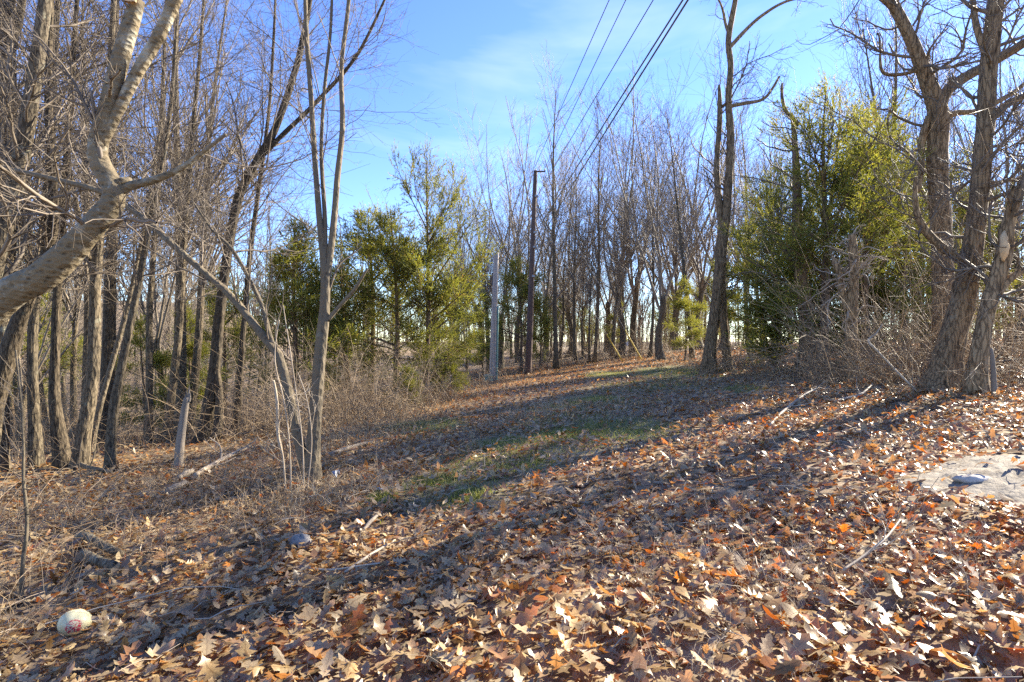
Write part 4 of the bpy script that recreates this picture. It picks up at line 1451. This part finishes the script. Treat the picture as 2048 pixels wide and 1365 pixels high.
# tall brown pole carrying the wires
root, base, pt, rd = pole('utility_pole', 'tall slim dark brown pole carrying the wires beyond the clearing', [(1056, 746, 14), (1060, 650, 13), (1064, 530, 11), (1068, 420, 9), (1071, 342, 8)], 27, POLE_DARK, 'pole')
top = pt[-1]
obj('crossarm', *box(*(top - base + np.array([.2, -.08, -.06])), .5, .05, .06), POLE_DARK, root, smooth=False)
for dx in (0, .42):
    zz = np.array([[-.03, .02], [.0, .035], [.02, .022], [.05, .035], [.07, .02], [.1, .012]])
    pp = np.stack([np.full(6, dx), np.full(6, -.1), zz[:, 0]], -1) + (top - base)
    obj('insulator', *tubes(pp[None], zz[None, :, 1], 8, True), PORC, root)
for py_ in (398, 462, 500, 560):
    z_ = EYE - (py_ - 682.5) / F * 27
    i_ = int(np.argmin(np.abs(pt[:, 2] - z_)))
    obj('bracket', *box(*(pt[i_] - base + np.array([.08, -.12, 0])), .14, .16, .09), STEEL, root, smooth=False)
POLE = (pt, rd)


def pole_at(py):
    z = EYE - (py - 682.5) / F * 27
    i = int(np.argmin(np.abs(pt[:, 2] - z)))
    return pt[i].copy()


WIRES = [((1218.5, 0), top + np.array([-.05, -.1, .12]), 9.6, 'leftmost of the overhead wires, ending at the pole top'),
         ((1251.8, 0), top + np.array([.45, -.1, .12]), 9.6, 'second overhead wire from the left'),
         ((1306.6, 0), pole_at(398) + np.array([.12, -.1, 0]), 8.3, 'middle one of the five overhead wires'),
         ((1365.7, 0), pole_at(462) + np.array([.12, -.1, 0]), 6.6, 'thick dark overhead cable just left of the rightmost one'),
         ((1376.0, 0), pole_at(500) + np.array([.12, -.1, 0]), 6.2, 'rightmost dark overhead cable')]
for k, ((px, py), a, zt, lab) in enumerate(WIRES):
    # distance at which the sight line through the frame's top edge reaches the wire's height
    dtop = (zt - EYE) / ((682.5 - py) / F)
    b = P(px, py, dtop)
    e = b + (b - a) * ((b[1] + 22) / (a[1] - b[1]))
    e[2] = a[2] + .3
    s = np.linspace(0, 1, 40)
    sb = (a[1] - b[1]) / (a[1] - e[1])
    line = a[None] + (e - a)[None] * s[:, None]
    lz = a[2] + (e[2] - a[2]) * sb
    sag = (lz - b[2]) / (sb * (1 - sb))
    line[:, 2] -= sag * s * (1 - s)
    rw = .012 if k < 3 else .016
    o = obj('power_line', *tubes((line - a)[None], np.full((1, 40), rw), 5), WIRE)
    o.location = a
    tag(o, lab, 'wire', 'overhead wires')

for (g, mid, att, lab) in (((1246, 716), (1212, 660), 428, 'guy wire with yellow guard, the one nearer the tall brown pole'),
                           ((1284, 716), (1248, 655), 356, 'guy wire with yellow guard, the one farther from the tall brown pole')):
    gp = P(g[0], g[1], 29)
    gp[2] = hz(gp[0], gp[1])
    ap = pole_at(att) + np.array([.1, 0, 0])
    root = empty('guy_wire', gp, lab, 'guy wire', 'guy wires of the brown pole')
    s = np.linspace(0, 1, 12)[:, None]
    ln = (ap - gp)[None] * s
    obj('strand', *tubes(ln[None], np.full((1, 12), .008), 5), STEEL, root)
    k = (g[0] - mid[0]) / (g[0] - (1024 + F * ap[0] / ap[1]))
    s2 = np.linspace(.0, k, 8)[:, None]
    obj('guard', *tubes(((ap - gp)[None] * s2)[None], np.full((1, 8), .03), 8, True), YELLOW, root)

# ------------------------------------------------------------------ ball, rocks, scraps
def ball_mat():
    m, n, b, _ = new_mat('worn_ball_vinyl')
    v = mapped(n)
    a = noise(n, 30, 4, .6, v)
    base = ramp(n, [(.3, (.56, .49, .26)), (.7, (.68, .62, .38))], a.outputs[0])
    # red print: a blotchy round motif on one side
    dist = n.nodes.new('ShaderNodeVectorMath')
    dist.operation = 'DISTANCE'
    dist.inputs[1].default_value = (.038, -.064, .004)
    n.links.new(v, dist.inputs[0])
    disc = ramp(n, [(.034, (1, 1, 1)), (.042, (0, 0, 0))], dist.outputs['Value'])
    wv = noise(n, 62, 2, .5, v, 1.5)
    br = ramp(n, [(.47, (0, 0, 0)), (.5, (1, 1, 1))], wv.outputs[0])
    mk = mixc(n, 1.0, disc.outputs[0], br.outputs[0], 'MULTIPLY')
    c = mixc(n, mk, base.outputs[0], (.5, .035, .06))
    n.links.new(c, b.inputs['Base Color'])
    b.inputs['Roughness'].default_value = .5
    bump(n, a.outputs[0], .15, .002, b)
    return m


def blob(name, c, sx, sy, sz, mat, label, cat, seed, rough=.12, seg=(18, 12), flat=-1.0):
    rng = np.random.default_rng(seed)
    th = np.linspace(0, math.pi, seg[1])
    ph = np.arange(seg[0]) / seg[0] * 2 * math.pi
    T, Q = np.meshgrid(th, ph, indexing='ij')
    k = 1 + rough * (np.sin(3 * Q + 2 * T + seed) * np.sin(2 * T + 1) + .6 * np.sin(5 * Q - 3 * T)) + rough * .25 * rng.normal(size=T.shape) * np.sin(T)
    V = np.stack([np.sin(T) * np.cos(Q) * sx * k, np.sin(T) * np.sin(Q) * sy * k, np.maximum(np.cos(T) * k, flat) * sz], -1).reshape(-1, 3)
    i, j = np.meshgrid(np.arange(seg[1] - 1), np.arange(seg[0]), indexing='ij')
    S = seg[0]
    q = np.stack([i * S + j, (i + 1) * S + j, (i + 1) * S + (j + 1) % S, i * S + (j + 1) % S], -1).reshape(-1, 4)
    o = obj(name, V, q, mat)
    o.location = c
    return tag(o, label, cat)


c = BALL.copy()
c[2] += .06
o = blob('ball', c, .076, .076, .063, ball_mat(), 'deflated cream ball with a red print half sunk in leaves', 'ball', 1, .015, (36, 24))
o.rotation_euler = (R_(-8), R_(12), 0)
c = hit(602, 1095)
c[2] += .03
blob('rock', c, .075, .06, .06, ROCK, 'pale squarish rock in the shade below the twin trunk', 'rock', 3, .12)
c = hit(1945, 968)
c[2] += .03
blob('rock', c, .12, .05, .03, PALE_STONE, 'flat pale stone lying on the bare soil patch', 'rock', 6, .1)
c = hit(672, 975)
root = empty('plastic_scrap', c, 'small white scrap caught on a thin stalk right of the twin trunk', 'scrap')
pp = np.array([[.02, 0, -.02], [.008, 0, .06], [0, 0, .12]])
obj('stalk', *tubes(pp[None], np.full((1, 3), .003), 5), TWIG_DEAD, root)
rg = np.random.default_rng(9)
ph = np.arange(12) / 12 * 6.283
rim = np.stack([.038 * np.cos(ph) * rg.uniform(.6, 1.2, 12), .03 * np.sin(ph), .13 + .02 * rg.normal(size=12)], -1)
low = rim * np.array([.5, .5, 1]) - np.array([0, 0, .02])
V = np.concatenate([rim, low])
jj = np.arange(12)
obj('cap', V, [np.stack([jj, (jj + 1) % 12, 12 + (jj + 1) % 12, 12 + jj], -1), np.arange(12)[None]], PLASTIC, root)
c = hit(762, 982)
c[2] += .02
blob('plastic_scrap', c, .05, .025, .015, PLASTIC, 'flattened bluish white scrap on the leaves left of the track', 'scrap', 8, .2)

# a pale car far off beyond the field
cx, cy = at_px(1262, 120)
cz = hz(cx, cy)
root = empty('parked_car', (cx, cy, cz), 'tiny pale blue car far off beyond the field', 'car')
prof = [(-2.1, .35), (-2.1, .8), (-1.35, .92), (-.75, 1.4), (.75, 1.42), (1.35, .98), (2.1, .85), (2.15, .4)]
V = np.array([[x, y, z] for y in (-.85, .85) for x, z in prof])
n = len(prof)
k = np.arange(n)
obj('body', V, [np.stack([k, (k + 1) % n, n + (k + 1) % n, n + k], -1), np.arange(n)[None, ::-1], (n + np.arange(n))[None]], CARPAINT, root, smooth=False)
for wx in (-1.3, 1.35):
    for wy in (-.86, .86):
        pp = np.array([[wx, wy - .1, .33], [wx, wy + .1, .33]])
        obj('wheel', *tubes(pp[None], np.full((1, 2), .33), 14, True), RUBBER, root)
for sgn in (-1, 1):
    w4 = np.array([[-1.15, .96], [-.7, 1.34], [.7, 1.36], [1.15, 1.0]])
    V = np.array([[x, sgn * .857, z] for x, z in w4] + [[x, sgn * .83, z] for x, z in w4])
    obj('side_window', V, [np.array([[0, 1, 2, 3]]), np.array([[4, 7, 6, 5]])], GLASS, root, smooth=False)
root.rotation_euler = (0, 0, R_(65))

# a few last leaves hanging on twigs
rng = np.random.default_rng(8)
lp2 = [mesh_data('hanging_leaf_blade', *leaf_proto(rng, 0), leaf_mat('last_leaf', True)) for _ in range(2)]
for k, (px, py, d, lab) in enumerate(((600, 714, 8.5, 'single orange leaf on a twig left of the upright trunk'), (672, 732, 8.7, 'yellow leaf on a twig right of the upright trunk'),
                                      (688, 776, 8.5, 'orange leaf hanging low in the brush, left of a pair'), (704, 772, 8.6, 'brown leaf hanging low in the brush, right of a pair'))):
    o = link('hanging_leaf', lp2[k % 2])
    o.location = P(px, py, d)
    o.scale = (.11, .11, .11)
    o.rotation_euler = (rng.uniform(.6, 1.6), rng.uniform(0, 1), rng.uniform(0, 6))
    tag(o, lab, 'leaf', 'last leaves on the twigs')
